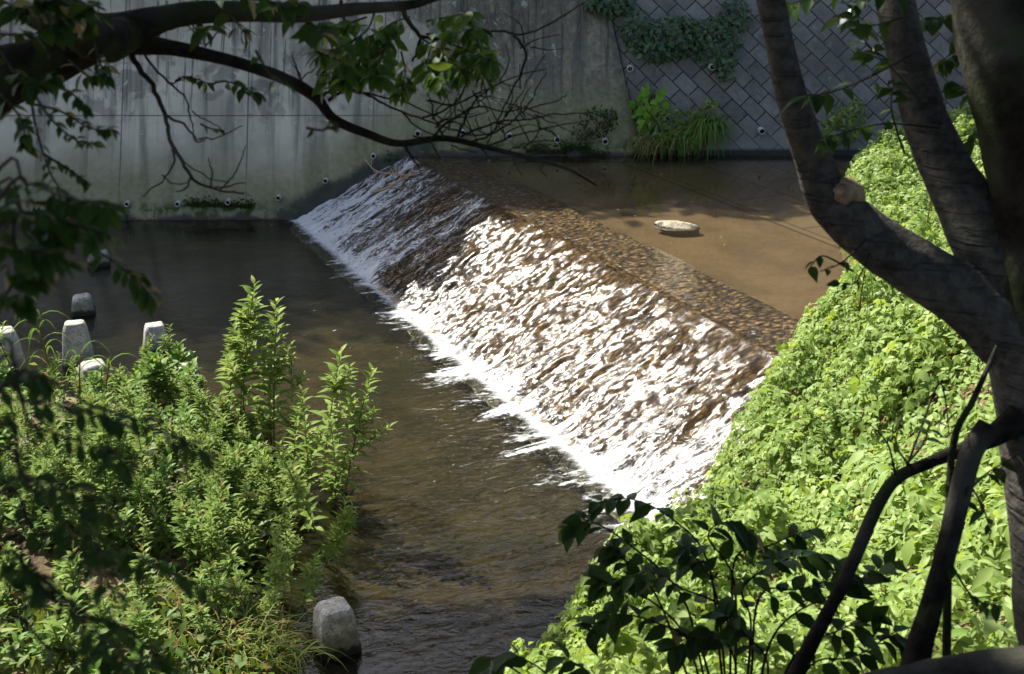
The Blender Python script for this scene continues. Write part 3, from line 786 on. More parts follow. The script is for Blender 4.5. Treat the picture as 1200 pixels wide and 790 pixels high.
k = rng.uniform(0, 1, len(x)); h = np.maximum(0.02, np.where(k < .62, top+rng.normal(0, .08, len(x)), top*rng.uniform(.25, 1, len(x))))
pos = np.stack([x, y, np.maximum(z, -.02)+h], -1)
nr = unit(N_*.75+to_sun*.35+np.array([-.05, -.22, .3])+rng.normal(0, .38, (len(x), 3)))
axd = unit(np.cross(nr, rdir(len(x)))+np.array([0, -.25, -.25]))
siz = rng.uniform(.065, .14, len(x))*np.where(rng.uniform(0, 1, len(x)) < .08, 1.6, 1)*(1+.5*fbm(x*.9, y*.9, 2, 220))
sp = fbm(x*.5, y*.5, 3, 201)+.35*smooth(11.8, 10.5, y)+.12*rng.normal(0, 1, len(x)) > .22
leaves(mb, TRIF, pos[~sp], axd[~sp], nr[~sp], (siz*.8)[~sp], rng.uniform(.8, 1.25, (~sp).sum()))
leaves(mb, LANCE, pos[sp], axd[sp]+np.array([0, 0, .35]), nr[sp], siz[sp]*1.0, rng.uniform(1.0, 1.6, sp.sum()))
tag(mb.build('ground_cover', M['leaf_bank']), 'sunlit thick mat of yellow green vine leaves covering the right bank', 'ground cover', None, 'stuff')

# ------------------------------------------------------------------ herb plants
def herb(name, h, T, mat, leaf, n_leaf, lean, bend, seed, branch=3, top_dense=True, stem_r=.006):
    r_ = np.random.default_rng(seed); root = empty(name)
    sm = MB(); lf = MB()
    def stalk(b, d, l, r, n, lsz):
        s = np.linspace(0, 1, 8); side = unit(np.array([*r_.normal(0, 1, 2), 0.0]))
        P = b+d*(s*l)[:, None]+side*(bend*l*s*s)[:, None]
        tube(sm, P, [r, r*.4], 5, cap=False)
        u = np.linspace(.1, 1, n)**(.75 if top_dense else 1.0); az = np.arange(n)*2.4+r_.uniform(0, 6)
        pos = np.stack([np.interp(u, s, P[:, i]) for i in range(3)], -1)
        out = np.stack([np.cos(az), np.sin(az), .45+.9*u**3], -1)
        out += r_.normal(0, .15, out.shape)
        sz = lsz*(1-.55*u**2)*np.minimum(1, .55+u)*r_.uniform(.75, 1.2, n)
        leaves(lf, T, pos, out, np.stack([-np.cos(az)*.4, -np.sin(az)*.4, np.ones(n)], -1)+to_sun*.4, sz)
        return P
    d0 = unit(np.array([lean*math.cos(seed), lean*math.sin(seed), 1.0]))
    P = stalk(np.zeros(3), d0, h, stem_r, n_leaf, leaf)
    for k in range(branch):
        i = r_.integers(2, 6); a = r_.uniform(0, 6.28)
        stalk(P[i], unit(np.array([math.cos(a)*.6, math.sin(a)*.6, 1.0])), h*r_.uniform(.25, .5)*(1-i/9), stem_r*.6, max(6, int(n_leaf*.45)), leaf*.75)
    sm.build('stem', M['stem'], root, True); lf.build('leaves', mat, root)
    return root
protos = {
 'willowy': [herb('tall_herb', 1.0, LANCE, M['leaf_herb'], .155, 48, .12, .1, s, 3) for s in (1, 2, 3, 4)],
 'bushy': [herb('leafy_weed', .62, LANCE, M['leaf_herb2'], .19, 30, .25, .15, s, 4) for s in (11, 12, 13, 14)],
 'broad': [herb('broad_leaved_weed', .6, OVATE, M['leaf_broad'], .22, 16, .2, .1, s, 2, False) for s in (21, 22)],
}
used = set()
def put_herb(kind, p, s, label, cat, group, tilt=None, hs=1.0):
    pr = random.choice(protos[kind])
    if pr.name not in used: used.add(pr.name); o = pr
    else: o = copy_tree(pr)
    o.location = p; o.scale = (s, s, s*hs)
    o.rotation_euler = (tilt[0], tilt[1], random.uniform(0, 6.28)) if tilt else (random.uniform(-.12, .12), random.uniform(-.12, .12), random.uniform(0, 6.28))
    tag(o, label, cat, group); return o
def on_ground(px, py):
    z = .1
    for _ in range(6):
        p = at(px, py, z); z = float(ground_z(p[0], p[1]))
    return np.array([p[0], p[1], z])
def tall(kind, top, base, label, group='tall herbs along the left bank', cat='herb', fat=1.0):
    p = on_ground(*base); zc = (p-np.array([0, 0, H])).dot(np.array([0, CP, -SP]))
    h = (base[1]-top[1])*zc/F/CP; dx = (top[0]-base[0])*zc/F
    h_, h = h, math.hypot(h, dx)
    return put_herb(kind, p, fat*h if kind != 'bushy' else fat*h/.62, label, cat, group, (random.uniform(-.1, .1), math.atan2(dx, h_)) if True else None)
for args in [('willowy', (292, 356), (285, 520), 'tallest of the leafy stalks standing against the shaded pool'),
             ('willowy', (312, 372), (318, 525), 'tall leafy stalk just beside the tallest stalk, on its stream side'),
             ('willowy', (328, 386), (322, 540), 'tall pale stalk at the stream edge of the tall cluster'),
             ('willowy', (248, 392), (262, 520), 'shorter leafy stalk on the bank side of the tall cluster'),
             ('willowy', (270, 380), (282, 530), 'slim leafy stalk inside the tall cluster of stalks'),
             ('willowy', (342, 442), (345, 560), 'slender stalk leaning over the water between the tall cluster and the lone stalk'),
             ('willowy', (384, 426), (375, 590), 'lone upright leafy stalk standing over the open brown water'),
             ('willowy', (448, 452), (400, 610), 'leafy stalk leaning farthest out at head height over the stream'),
             ('willowy', (362, 470), (360, 600), 'short forked stalk at the foot of the lone upright stalk'),
             ('willowy', (410, 500), (392, 610), 'short stalk below the farthest leaning one'),
             ('willowy', (466, 556), (385, 640), 'low side shoot reaching out nearly flat over the water'),
             ('willowy', (418, 592), (375, 680), 'leafy stalk in half shade at the water by the lower bank'),
             ('willowy', (395, 640), (352, 720), 'lowest leafy stalk, drooping close above the standing block'),
             ('willowy', (430, 520), (375, 640), 'thin stalk leaning right between the flat side shoot and the lone stalk'),
             ('willowy', (440, 590), (368, 665), 'thin low stalk leaning right under the flat side shoot'),
             ('willowy', (372, 500), (345, 610), 'leafy stalk leaning right from the edge of the weed mass'),
             ('willowy', (160, 448), (170, 560), 'upright leafy stalk in front of the broad leaved shrub'),
             ('willowy', (120, 470), (128, 600), 'leafy stalk left of the broad leaved shrub')]:
    tall(*args, fat=1.12)
for i, (px, py, s) in enumerate([(205, 470, 1.25), (178, 480, 1.15), (222, 490, 1.1), (150, 490, .9), (232, 520, .9)]):
    put_herb('broad', on_ground(px, py), s*1.15, ['broad leaved weed in the bright clump before the tapered block', 'broad leaved weed at the water side of the bright clump'][i in (2, 4)], 'weed', 'broad leaved weeds by the tapered block', hs=1.1)
# the thick mass of weeds over the left bank
cnt = 0; tries = 0
while cnt < 200 and tries < 6000:
    tries += 1
    x = random.uniform(-7.6, -2.2); y = random.uniform(9.3, 16.6)
    di = float(edge_dist(x, y, ISLE))
    if di < .15: continue
    if ((x+4.5)/.9)**2+((y-11.45)/.42)**2 < 1: continue             # the open hollow of mud
    px = 600+x*F/(y*CP+6.8*SP)
    if px < -60: continue
    z = float(ground_z(x, y)); k = random.random()
    py = 395+F*((H-z)*CP-y*SP)/(y*CP+(H-z)*SP)
    if 190 < px < 340 and py > 672: continue
    if px < 170 and y < 11.0 and k > .4: continue
    if y > 14.6 and px < 130 and k < .7: continue
    g = 'weeds massed over the left bank'
    hs = .75+.5*float(fbm(x*.7, y*.7, 2, 90)+.5)
    if k < .55: put_herb('bushy', (x, y, z-.03), random.uniform(.8, 1.35)*hs, 'narrow leaved bushy weed in the thick green mass over the left bank', 'weed', g)
    elif k < .86: put_herb('willowy', (x, y, z-.03), random.uniform(.55, 1.0)*hs, 'upright stalk of narrow leaves rising out of the weed mass', 'herb', 'leaf stalks standing in the weed mass')
    else: put_herb('broad', (x, y, z-.03), random.uniform(.7, 1.1)*hs, 'wide leaved weed showing among the narrow leaves of the left bank', 'weed', 'wide leaved weeds among the left bank mass')
    cnt += 1
for k in range(34):
    px = random.uniform(235, 395); py = random.uniform(540, 730)
    if px > 250+(py-540)*.9 or px > 400-(py-600)*.5: continue
    put_herb('willowy', on_ground(px, py), random.uniform(.6, 1.05), 'upright stalk of narrow leaves at the stream edge of the left bank', 'herb', 'leaf stalks at the stream edge', None)
for k in range(16):
    px = random.uniform(240, 330); py = random.uniform(520, 610)
    put_herb('bushy', on_ground(px, py), random.uniform(.8, 1.1), 'narrow leaved bushy weed at the foot of the tall stalks', 'weed', 'bushy weeds below the tall stalks', None)
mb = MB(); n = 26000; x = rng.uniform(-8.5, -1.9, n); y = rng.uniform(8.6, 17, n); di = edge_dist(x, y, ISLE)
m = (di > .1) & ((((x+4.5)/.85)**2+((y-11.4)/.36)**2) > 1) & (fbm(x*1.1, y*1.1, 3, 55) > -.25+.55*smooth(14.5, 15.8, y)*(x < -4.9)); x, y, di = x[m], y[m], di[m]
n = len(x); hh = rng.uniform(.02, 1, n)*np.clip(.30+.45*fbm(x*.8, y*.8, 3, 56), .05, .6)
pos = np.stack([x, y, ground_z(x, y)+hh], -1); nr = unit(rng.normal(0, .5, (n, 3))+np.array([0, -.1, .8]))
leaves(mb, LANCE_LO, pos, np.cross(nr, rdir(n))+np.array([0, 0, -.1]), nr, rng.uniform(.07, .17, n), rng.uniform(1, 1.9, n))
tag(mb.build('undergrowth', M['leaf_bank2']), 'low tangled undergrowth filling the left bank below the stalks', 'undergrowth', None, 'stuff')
for px, py, s_ in [(30, 800, 1.0), (75, 795, 1.05), (120, 800, 1.1), (165, 805, 1.0), (100, 830, 1.0)]:
    put_herb('broad', on_ground(px, py), s_*.85, 'bright broad leaved weed along the bottom edge below the mud hollow', 'weed', 'broad leaved weeds below the mud hollow')
# grassy clumps
b = on_ground(262, 770); grass_clump('grass_clump', 'sunlit pale clump of fine grass at the lower bank near the standing block', b, 620, .9, M['grass_lit'], .26, (.1, -.1, 0), .009, 1.0, dry=.35)
b = on_ground(305, 775); grass_clump('grass_clump', 'green arching grass clump at the very edge of the lower bank', b, 320, .8, M['grass_lit'], .2, (.25, -.1, 0), .010, 1.1, dry=.15)
b = on_ground(215, 740); grass_clump('grass_clump', 'dry yellowish grass clump behind the sunlit pale clump', b, 260, .85, M['grass_lit'], .24, (0, 0, 0), .009, 1.0, dry=.6)
for px, py, s in [(225, 735, 1.0), (255, 730, 1.15), (285, 735, 1.0), (245, 760, .9), (315, 745, .8), (270, 715, 1.1)]:
    put_herb('bushy', on_ground(px, py), s, 'feathery bright weed growing through the sunlit grass clumps', 'weed', 'feathery weeds in the lower grass clumps')
def reed(label, base, h, n, seed, lean):
    r_ = np.random.default_rng(seed); root = empty('reed', base); tag(root, label, 'reed', 'drooping reeds beside the concrete blocks')
    s = np.linspace(0, 1, 8); P = np.stack([lean[0]*s*s*h, lean[1]*s*s*h, s*h], -1); sm = MB(); tube(sm, P, [.013, .006], 6); sm.build('stem', M['grass'], root, True)
    mb = MB(); q = np.linspace(0, 1, 7)
    for k in range(n):
        u = .2+.8*k/n; a = k*2.6+r_.uniform(-.4, .4); out = np.array([math.cos(a), math.sin(a), 0]); b = np.array([np.interp(u, s, P[:, i]) for i in range(3)])
        l = r_.uniform(.4, .7); Q = b+out*(q*l*.8)[:, None]+np.array([0, 0, 1.0])*((.9*q-1.25*q*q)*l)[:, None]
        sd = np.cross(out, [0, 0, 1]); w = .016*(1-q**2)*np.minimum(1, .4+q*3)
        mb.add(np.stack([Q-sd*w[:, None], Q+sd*w[:, None]], 1), grid_faces(7, 2))
    mb.build('blades', M['grass'], root)
reed('tallest drooping reed between the pale block and the edge of the picture', on_ground(66, 480), 1.55, 22, 1, (-.1, 0))
reed('shorter drooping reed right in front of the tallest pale block', on_ground(96, 490), .95, 16, 2, (.1, 0))
reed('small reed with curled blades on the stream side of the tallest pale block', on_ground(126, 480), .75, 12, 3, (.15, 0))
reed('bare leaning reed stem near the edge of the picture', on_ground(28, 490), 1.3, 6, 4, (-.2, 0))
for px, py, s, lab in [(1078, 320, 1.5, 'feathery reed rising from the green slope between the two tree limbs'), (1006, 372, .9, 'small pale reed at the edge of the upper pool')]:
    d = deep(px, py, 15 if px < 1040 else 17.5); gz = float(ground_z(d[0], d[1])); reed(lab, (d[0], d[1], max(gz, 0)+.3), s, 24, px, (.05, 0))

for k in range(26):
    px = random.uniform(700, 1120); py = random.uniform(400, 740)
    p = on_ground(px, py+30)
    if float(edge_dist(p[0], p[1])) < .5: continue
    kind = random.choice(['broad', 'bushy', 'broad'])
    put_herb(kind, p+np.array([0, 0, float(bank_lumps(p[0], p[1]))*.6]), random.uniform(.45, .75), 'broad leaved weed rising above the vine mat of the right bank' if kind == 'broad' else 'narrow leaved weed rising above the vine mat of the right bank', 'weed', 'weeds rising through the right bank mat')
# ------------------------------------------------------------------ trees of the near bank
def px_path(pts, k=7):
    P = np.array([deep(a, b, c) for a, b, c, w in pts]); r = np.array([w*.5*c/F for a, b, c, w in pts])
    Q = catmull(P, k); rr = np.interp(np.linspace(0, len(P)-1, len(Q)), np.arange(len(P)), r)
    return Q, rr
def limb(name, pts, mat, parent, sides=20, rough=.16, seed=1, k=9):
    Q, rr = px_path(pts, k); mb = MB(); tube(mb, Q, rr, sides, rough, True, seed)
    return mb.build(name, mat, parent, True)
def spray(lf, tw, pts, n, size, T, r=.004, droop=.35, two=True, jitter=.38, bare=.0):
    """a leafy shoot: leaves set alternately along a twig"""
    P = np.array([p if isinstance(p, np.ndarray) else deep(*p) for p in pts]); Q = catmull(P, 6)
    if isinstance(tw, list):
        q = MB(); tube(q, Q, [r, r*.4], 5, cap=False); tw.append(q)
    elif tw is not None: tube(tw, Q, [r, r*.4], 5, cap=False)
    u = bare+(1-bare)*np.sqrt(np.linspace(.02, 1, n)); s = np.linspace(0, 1, len(Q))
    pos = np.stack([np.interp(u, s, Q[:, i]) for i in range(3)], -1)
    tg = unit(np.stack([np.interp(u, s, np.gradient(Q[:, i])) for i in range(3)], -1))
    up = np.array([0, 0, 1.0]); side = unit(np.cross(tg, up)+1e-6)*np.where(np.arange(n) % 2 == 0, 1, -1)[:, None]
    d = side*.9+tg*.6+rng.normal(0, jitter, (n, 3))+np.array([0, 0, -droop])
    nr = up+side*.15+rng.normal(0, jitter, (n, 3))
    leaves(lf, T, pos, d, nr, size*rng.uniform(.65, 1.2, n), rng.uniform(.85, 1.15, n))
KNOT = deep(984, 232, 4.55)
def canopy(root, blobs, n, size, mat, twig_from):
    """the crown overhead; a gap is kept where a sunbeam reaches the knot on the trunk"""
    lf = MB(); tw = MB()
    for c, rad in blobs:
        c = np.array(c, float); d = rdir(n); pos = c+d*(rng.uniform(0, 1, n)**.4)[:, None]*np.array(rad)
        pos += .5*np.stack([vnoise(pos[:, 0], pos[:, 1], 3), vnoise(pos[:, 1], pos[:, 2], 4), vnoise(pos[:, 0]+7, pos[:, 2], 5)], -1)
        w = pos-KNOT; t = w@to_sun; off = np.linalg.norm(w-t[:, None]*to_sun, axis=1); pos = pos[off > .33]
        m = len(pos); nr = unit(rng.normal(0, .5, (m, 3))+np.array([0, 0, .9]))
        leaves(lf, OVATE_LO, pos, np.cross(nr, rdir(m)), nr, size*rng.uniform(.7, 1.3, m))
        tube(tw, catmull([twig_from, (np.array(twig_from)*.5+c*.5)+np.array([0, 0, .5]), c], 5), [.07, .02], 8)
    crown = lf.build('crown', mat, root); tw.build('limb', M['bark_dark'], root, True)
tr = empty('tree', (0, 0, 0)); tag(tr, 'dark smooth barked tree forking into three leaning limbs above the right bank', 'tree')
D = 4.5
b = deep(1262, 790, 4.7); gz = float(ground_z(b[0]+.1, b[1]))
Q, rr = px_path([(1218, 350, D, 120), (1222, 420, D, 128), (1232, 520, D, 118), (1248, 640, D, 120), (1262, 790, 4.7, 130)], 8)
Q = np.vstack([Q, catmull([Q[-1], Q[-1]*.5+np.array([b[0]+.08, b[1], gz])*.5, [b[0]+.1, b[1], gz-.3]], 6)[1:]]); rr = np.r_[rr, np.linspace(rr[-1], rr[-1]*1.5, len(Q)-len(rr))]
mb = MB(); tube(mb, Q, rr, 26, .12, True, 2); mb.build('trunk', M['bark'], tr, True)
limb('limb', [(892, -70, 4.2, 30), (903, 0, 4.25, 33), (915, 60, 4.3, 34), (930, 120, 4.35, 37), (950, 180, 4.45, 43), (974, 235, 4.5, 58), (1020, 277, 4.5, 62), (1075, 314, 4.5, 68), (1135, 352, 4.5, 80), (1200, 398, 4.5, 104), (1222, 430, 4.5, 112)], M['bark'], tr, 26, .16, 4, 14)
limb('limb', [(1040, -60, 4.7, 40), (1050, 0, 4.7, 43), (1062, 60, 4.65, 46), (1086, 145, 4.6, 52), (1118, 215, 4.55, 66), (1162, 290, 4.5, 84), (1206, 360, 4.5, 108), (1222, 420, 4.5, 112)], M['bark'], tr, 26, .14, 6, 14)
limb('limb', [(1150, -80, 4.3, 96), (1170, 0, 4.3, 104), (1192, 90, 4.3, 112), (1218, 190, 4.35, 118), (1232, 290, 4.4, 122), (1228, 400, 4.5, 124), (1226, 440, 4.5, 120)], M['bark_dark'], tr, 22, .12, 8)
M['sunlit_knot'] = m_simple('sunlit_tan_bark', (.12, .085, .055), (.30, .21, .13), 14, .85, 1.0, .02)  # tan, paler than the bark: sunlight on the limb's bend put into the colour
o = blob('sunlit_knot', M['sunlit_knot'], (.08, .066, .056), 12, 24, .5); o.location = deep(985, 228, 4.46); o.rotation_euler = (R(-25), R(28), 0); o.parent = tr
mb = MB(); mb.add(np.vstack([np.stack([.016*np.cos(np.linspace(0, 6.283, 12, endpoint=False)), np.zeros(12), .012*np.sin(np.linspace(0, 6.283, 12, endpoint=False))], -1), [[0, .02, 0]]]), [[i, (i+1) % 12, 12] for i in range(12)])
q = mb.build('hollow', M['hole_shade'], o); q.location = (-.022, -.058, .006)  # dark shallow funnel, the shade of the opening is painted in
# leafy twigs on the right tree
lf = MB(); tw = []
for pts, n, s in [
  ([(1075, 60, 4.5), (1020, 90, 4.3), (975, 108, 4.2), (945, 112, 4.15)], 11, .085), ([(1060, 20, 4.6), (1020, 30, 4.4), (985, 22, 4.3)], 10, .08), ([(1040, 70, 4.5), (1015, 50, 4.4), (1000, 10, 4.4)], 10, .08),
  ([(1100, 150, 4.5), (1040, 145, 4.3), (990, 155, 4.25), (965, 165, 4.2)], 14, .07), ([(1060, 180, 4.4), (1045, 130, 4.35), (1048, 95, 4.3)], 9, .07), ([(1080, 120, 4.4), (1040, 75, 4.3), (1005, 60, 4.3)], 10, .08),
  ([(1030, 265, 4.5), (990, 305, 4.3), (962, 318, 4.25)], 5, .055), ([(1030, 270, 4.5), (1005, 328, 4.35), (985, 332, 4.3)], 5, .05), ([(1000, 318, 4.3), (965, 300, 4.25), (950, 312, 4.2)], 4, .06),
  ([(1180, 10, 4.9), (1130, 15, 4.9), (1085, 25, 4.9)], 16, .09), ([(1190, 60, 4.9), (1140, 60, 4.9), (1100, 75, 4.9)], 16, .08), ([(1190, 90, 4.9), (1150, 110, 4.9), (1115, 95, 4.9)], 14, .08),
  ([(1195, 30, 5), (1160, 40, 5), (1120, 50, 5)], 14, .09), ([(1190, 130, 5), (1150, 150, 5), (1130, 170, 5)], 10, .07), ([(1000, -20, 4.5), (960, -5, 4.5), (925, 5, 4.5)], 8, .08), ([(1060, 0, 4.5), (1040, -10, 4.4), (1000, 5, 4.4)], 10, .09)]:
    spray(lf, tw, pts, n, s, OVATE)
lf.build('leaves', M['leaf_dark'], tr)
for q in tw: q.build('twig', M['twig'], tr, True)
canopy(tr, [((-.2, 7.0, 10.6), (2.6, 2.6, 1.2)), ((-2.6, 7.6, 10.9), (2.6, 2.6, 1.2)), ((2.2, 5.5, 10.4), (2.4, 2.4, 1.2)), ((-1.2, 9.4, 11.2), (2.4, 1.6, 1.0)), ((1.8, 1.5, 10.6), (3.4, 3.4, 1.2)), ((4.6, 4.0, 10.0), (2.6, 3.0, 1.4)), ((2.5, -2.5, 9.6), (3.6, 2.5, 1.6))], 1700, .22, M['leaf_dark'], (.8, 4.6, 8.6))

# left tree with the overhanging branch
tl = empty('tree', (0, 0, 0)); tag(tl, 'dark overhanging tree whose long branch crosses the top of the view', 'tree')
gz = float(ground_z(-2.9, 3.0)); D = 4.0
top = deep(-150, 170, D)
mb = MB(); tube(mb, catmull([(-2.9, 3.1, gz-.3), (-2.75, 3.3, gz+1), top+np.array([-.5, -.1, -.7]), top+np.array([-.25, 0, -.2]), top+np.array([-.1, 0, 1.2]), top+np.array([-.3, .2, 3.0])], 8), [.24, .17, .15, .14, .12, .08], 24, .12, True, 3)
mb.build('trunk', M['bark_dark'], tl, True)
limb('limb', [(-190, 190, D, 110), (-90, 150, D, 92), (0, 92, D, 74), (50, 72, D, 64), (100, 50, D, 58), (150, 36, D, 46), (190, 22, D, 30), (240, 14, D, 26), (300, 14, D, 22), (360, 16, D, 19), (420, 10, D, 15), (480, 6, D, 11), (520, -6, D, 8)], M['bark_dark'], tl, 18, .2, 5)
limb('limb', [(95, 60, D, 30), (150, 52, D, 26), (200, 56, 4.1, 18), (250, 66, 4.2, 16), (300, 80, 4.3, 15), (345, 98, 4.4, 14), (372, 116, 4.5, 13), (392, 140, 4.5, 11), (430, 157, 4.5, 10), (468, 168, 4.5, 9), (520, 162, 4.5, 8), (570, 173, 4.5, 6.5), (620, 185, 4.5, 5), (665, 198, 4.5, 3.5), (700, 218, 4.5, 2)], M['bark_dark'], tl, 14, .22, 7)
limb('limb', [(60, 10, 3.6, 60), (90, 30, 3.7, 56), (118, 48, 3.8, 50), (150, 40, D, 40)], M['bark_dark'], tl, 16, .2, 9)
tw_hang = MB(); tw_fan = MB(); tw_top = MB()
def tline(pts, w0, w1, d=4.5, k=5):
    P = np.array([deep(a, b, d+.05*math.sin(a*.05+b*.03)) for a, b in pts]); Q = catmull(P, k)
    wob = np.stack([vnoise(np.arange(len(Q))*1.3+pts[0][0], np.arange(len(Q))*.7+i*9, 5) for i in range(3)], -1)*.009; wob[0] = 0
    tw = tw_fan if pts[0][0] > 345 and pts[0][1] > 70 else (tw_top if pts[0][0] > 300 else tw_hang)
    tube(tw, Q+wob, [w0*.5*d/F, w1*.5*d/F], 6, .15, seed=int(pts[0][0])); return Q
tline([(150, 55), (160, 75), (178, 100), (193, 135), (200, 165), (214, 190), (228, 212), (255, 222), (286, 227)], 8, 2.5, 4.0)
for pts, w in [([(193, 135), (215, 145), (232, 165), (240, 164)], 3.5), ([(203, 172), (204, 192), (190, 212), (168, 230)], 3.2), ([(224, 205), (216, 222), (205, 226)], 3), ([(190, 205), (205, 216), (220, 214)], 2), ([(232, 163), (258, 160), (285, 146)], 2.4), ([(212, 188), (238, 205), (270, 215)], 2),
               ([(165, 58), (185, 85), (215, 112), (224, 140), (228, 165)], 3.4), ([(200, 98), (212, 94), (228, 88)], 2), ([(225, 130), (240, 140), (258, 150)], 2), ([(247, 218), (248, 200), (244, 186)], 2.4), ([(258, 222), (272, 208), (282, 190), (288, 172)], 2), ([(250, 221), (270, 218), (288, 214)], 2),
               ([(225, 62), (235, 45), (222, 25), (218, 15)], 3.5), ([(240, 55), (252, 42), (258, 38)], 2.2), ([(236, 52), (228, 38), (215, 30), (180, 42)], 2), ([(200, 22), (196, 34), (180, 46)], 2.2), ([(355, 100), (348, 80), (342, 62)], 2.5), ([(350, 95), (362, 85), (372, 78)], 2),
               ([(385, 118), (400, 108), (420, 106), (450, 122), (490, 138), (530, 152)], 4.5), ([(375, 113), (395, 106), (440, 112), (480, 122), (520, 140)], 4),
               ([(400, 0), (402, 20), (416, 45), (422, 70)], 5), ([(470, 8), (478, 25), (492, 42), (488, 60), (484, 72)], 7), ([(492, 42), (515, 46), (545, 40), (585, 36), (615, 40), (650, 25), (684, 2)], 4.5), ([(600, 38), (616, 60), (612, 82), (598, 110), (580, 150), (570, 172)], 3.5),
               ([(474, 168), (480, 180), (490, 196)], 5), ([(535, 163), (545, 140), (555, 120), (572, 105), (590, 95)], 3.5), ([(540, 160), (562, 150), (590, 142), (620, 140), (650, 134), (690, 132)], 3.2), ([(520, 162), (510, 140), (505, 118), (495, 100)], 3),
               ([(505, 162), (530, 140), (560, 125), (600, 130), (650, 118), (664, 112)], 3), ([(548, 168), (580, 155), (610, 135), (632, 100), (640, 85)], 3), ([(570, 172), (600, 160), (640, 150), (700, 138)], 3), ([(590, 178), (620, 168), (660, 165)], 2), ([(560, 170), (575, 185), (600, 188), (640, 176)], 2),
               ([(500, 118), (530, 122), (560, 110), (600, 92), (640, 80)], 2.6), ([(495, 138), (520, 130), (540, 112), (545, 88), (540, 60), (532, 40)], 2.8), ([(530, 152), (556, 158), (580, 152), (605, 118), (640, 60)], 2.6), ([(470, 130), (490, 150), (520, 160)], 2.5), ([(600, 182), (606, 195), (612, 205)], 2), ([(636, 190), (634, 200), (640, 208)], 1.8),
               ([(350, 107), (352, 90), (344, 75)], 2.4), ([(372, 112), (380, 104), (395, 104)], 3)]:
    tline(pts, w, max(1.2, w*.4), 4.1 if pts[0][0] < 300 else 4.5)
rs = random.Random(5)
for _ in range(46):                                     # fine bare ends of the twig fan
    a, b = rs.choice([(540, 160), (580, 150), (610, 130), (560, 120), (600, 170), (520, 140), (640, 150), (590, 100), (505, 160), (620, 60)]); a += rs.uniform(-22, 22); b += rs.uniform(-12, 12)
    ang = rs.uniform(-2.6, .5); l = rs.uniform(20, 55); c = rs.uniform(-.5, .5)
    tline([(a, b), (a+l*.5*math.cos(ang), b+l*.5*math.sin(ang)), (a+l*math.cos(ang+c), b+l*math.sin(ang+c))], 2, .9, 4.5, 3)
for q in (tw_hang, tw_top, tw_fan): q.build('twig', M['twig'], tl, True)
lf = MB(); lw = MB(); tw = []
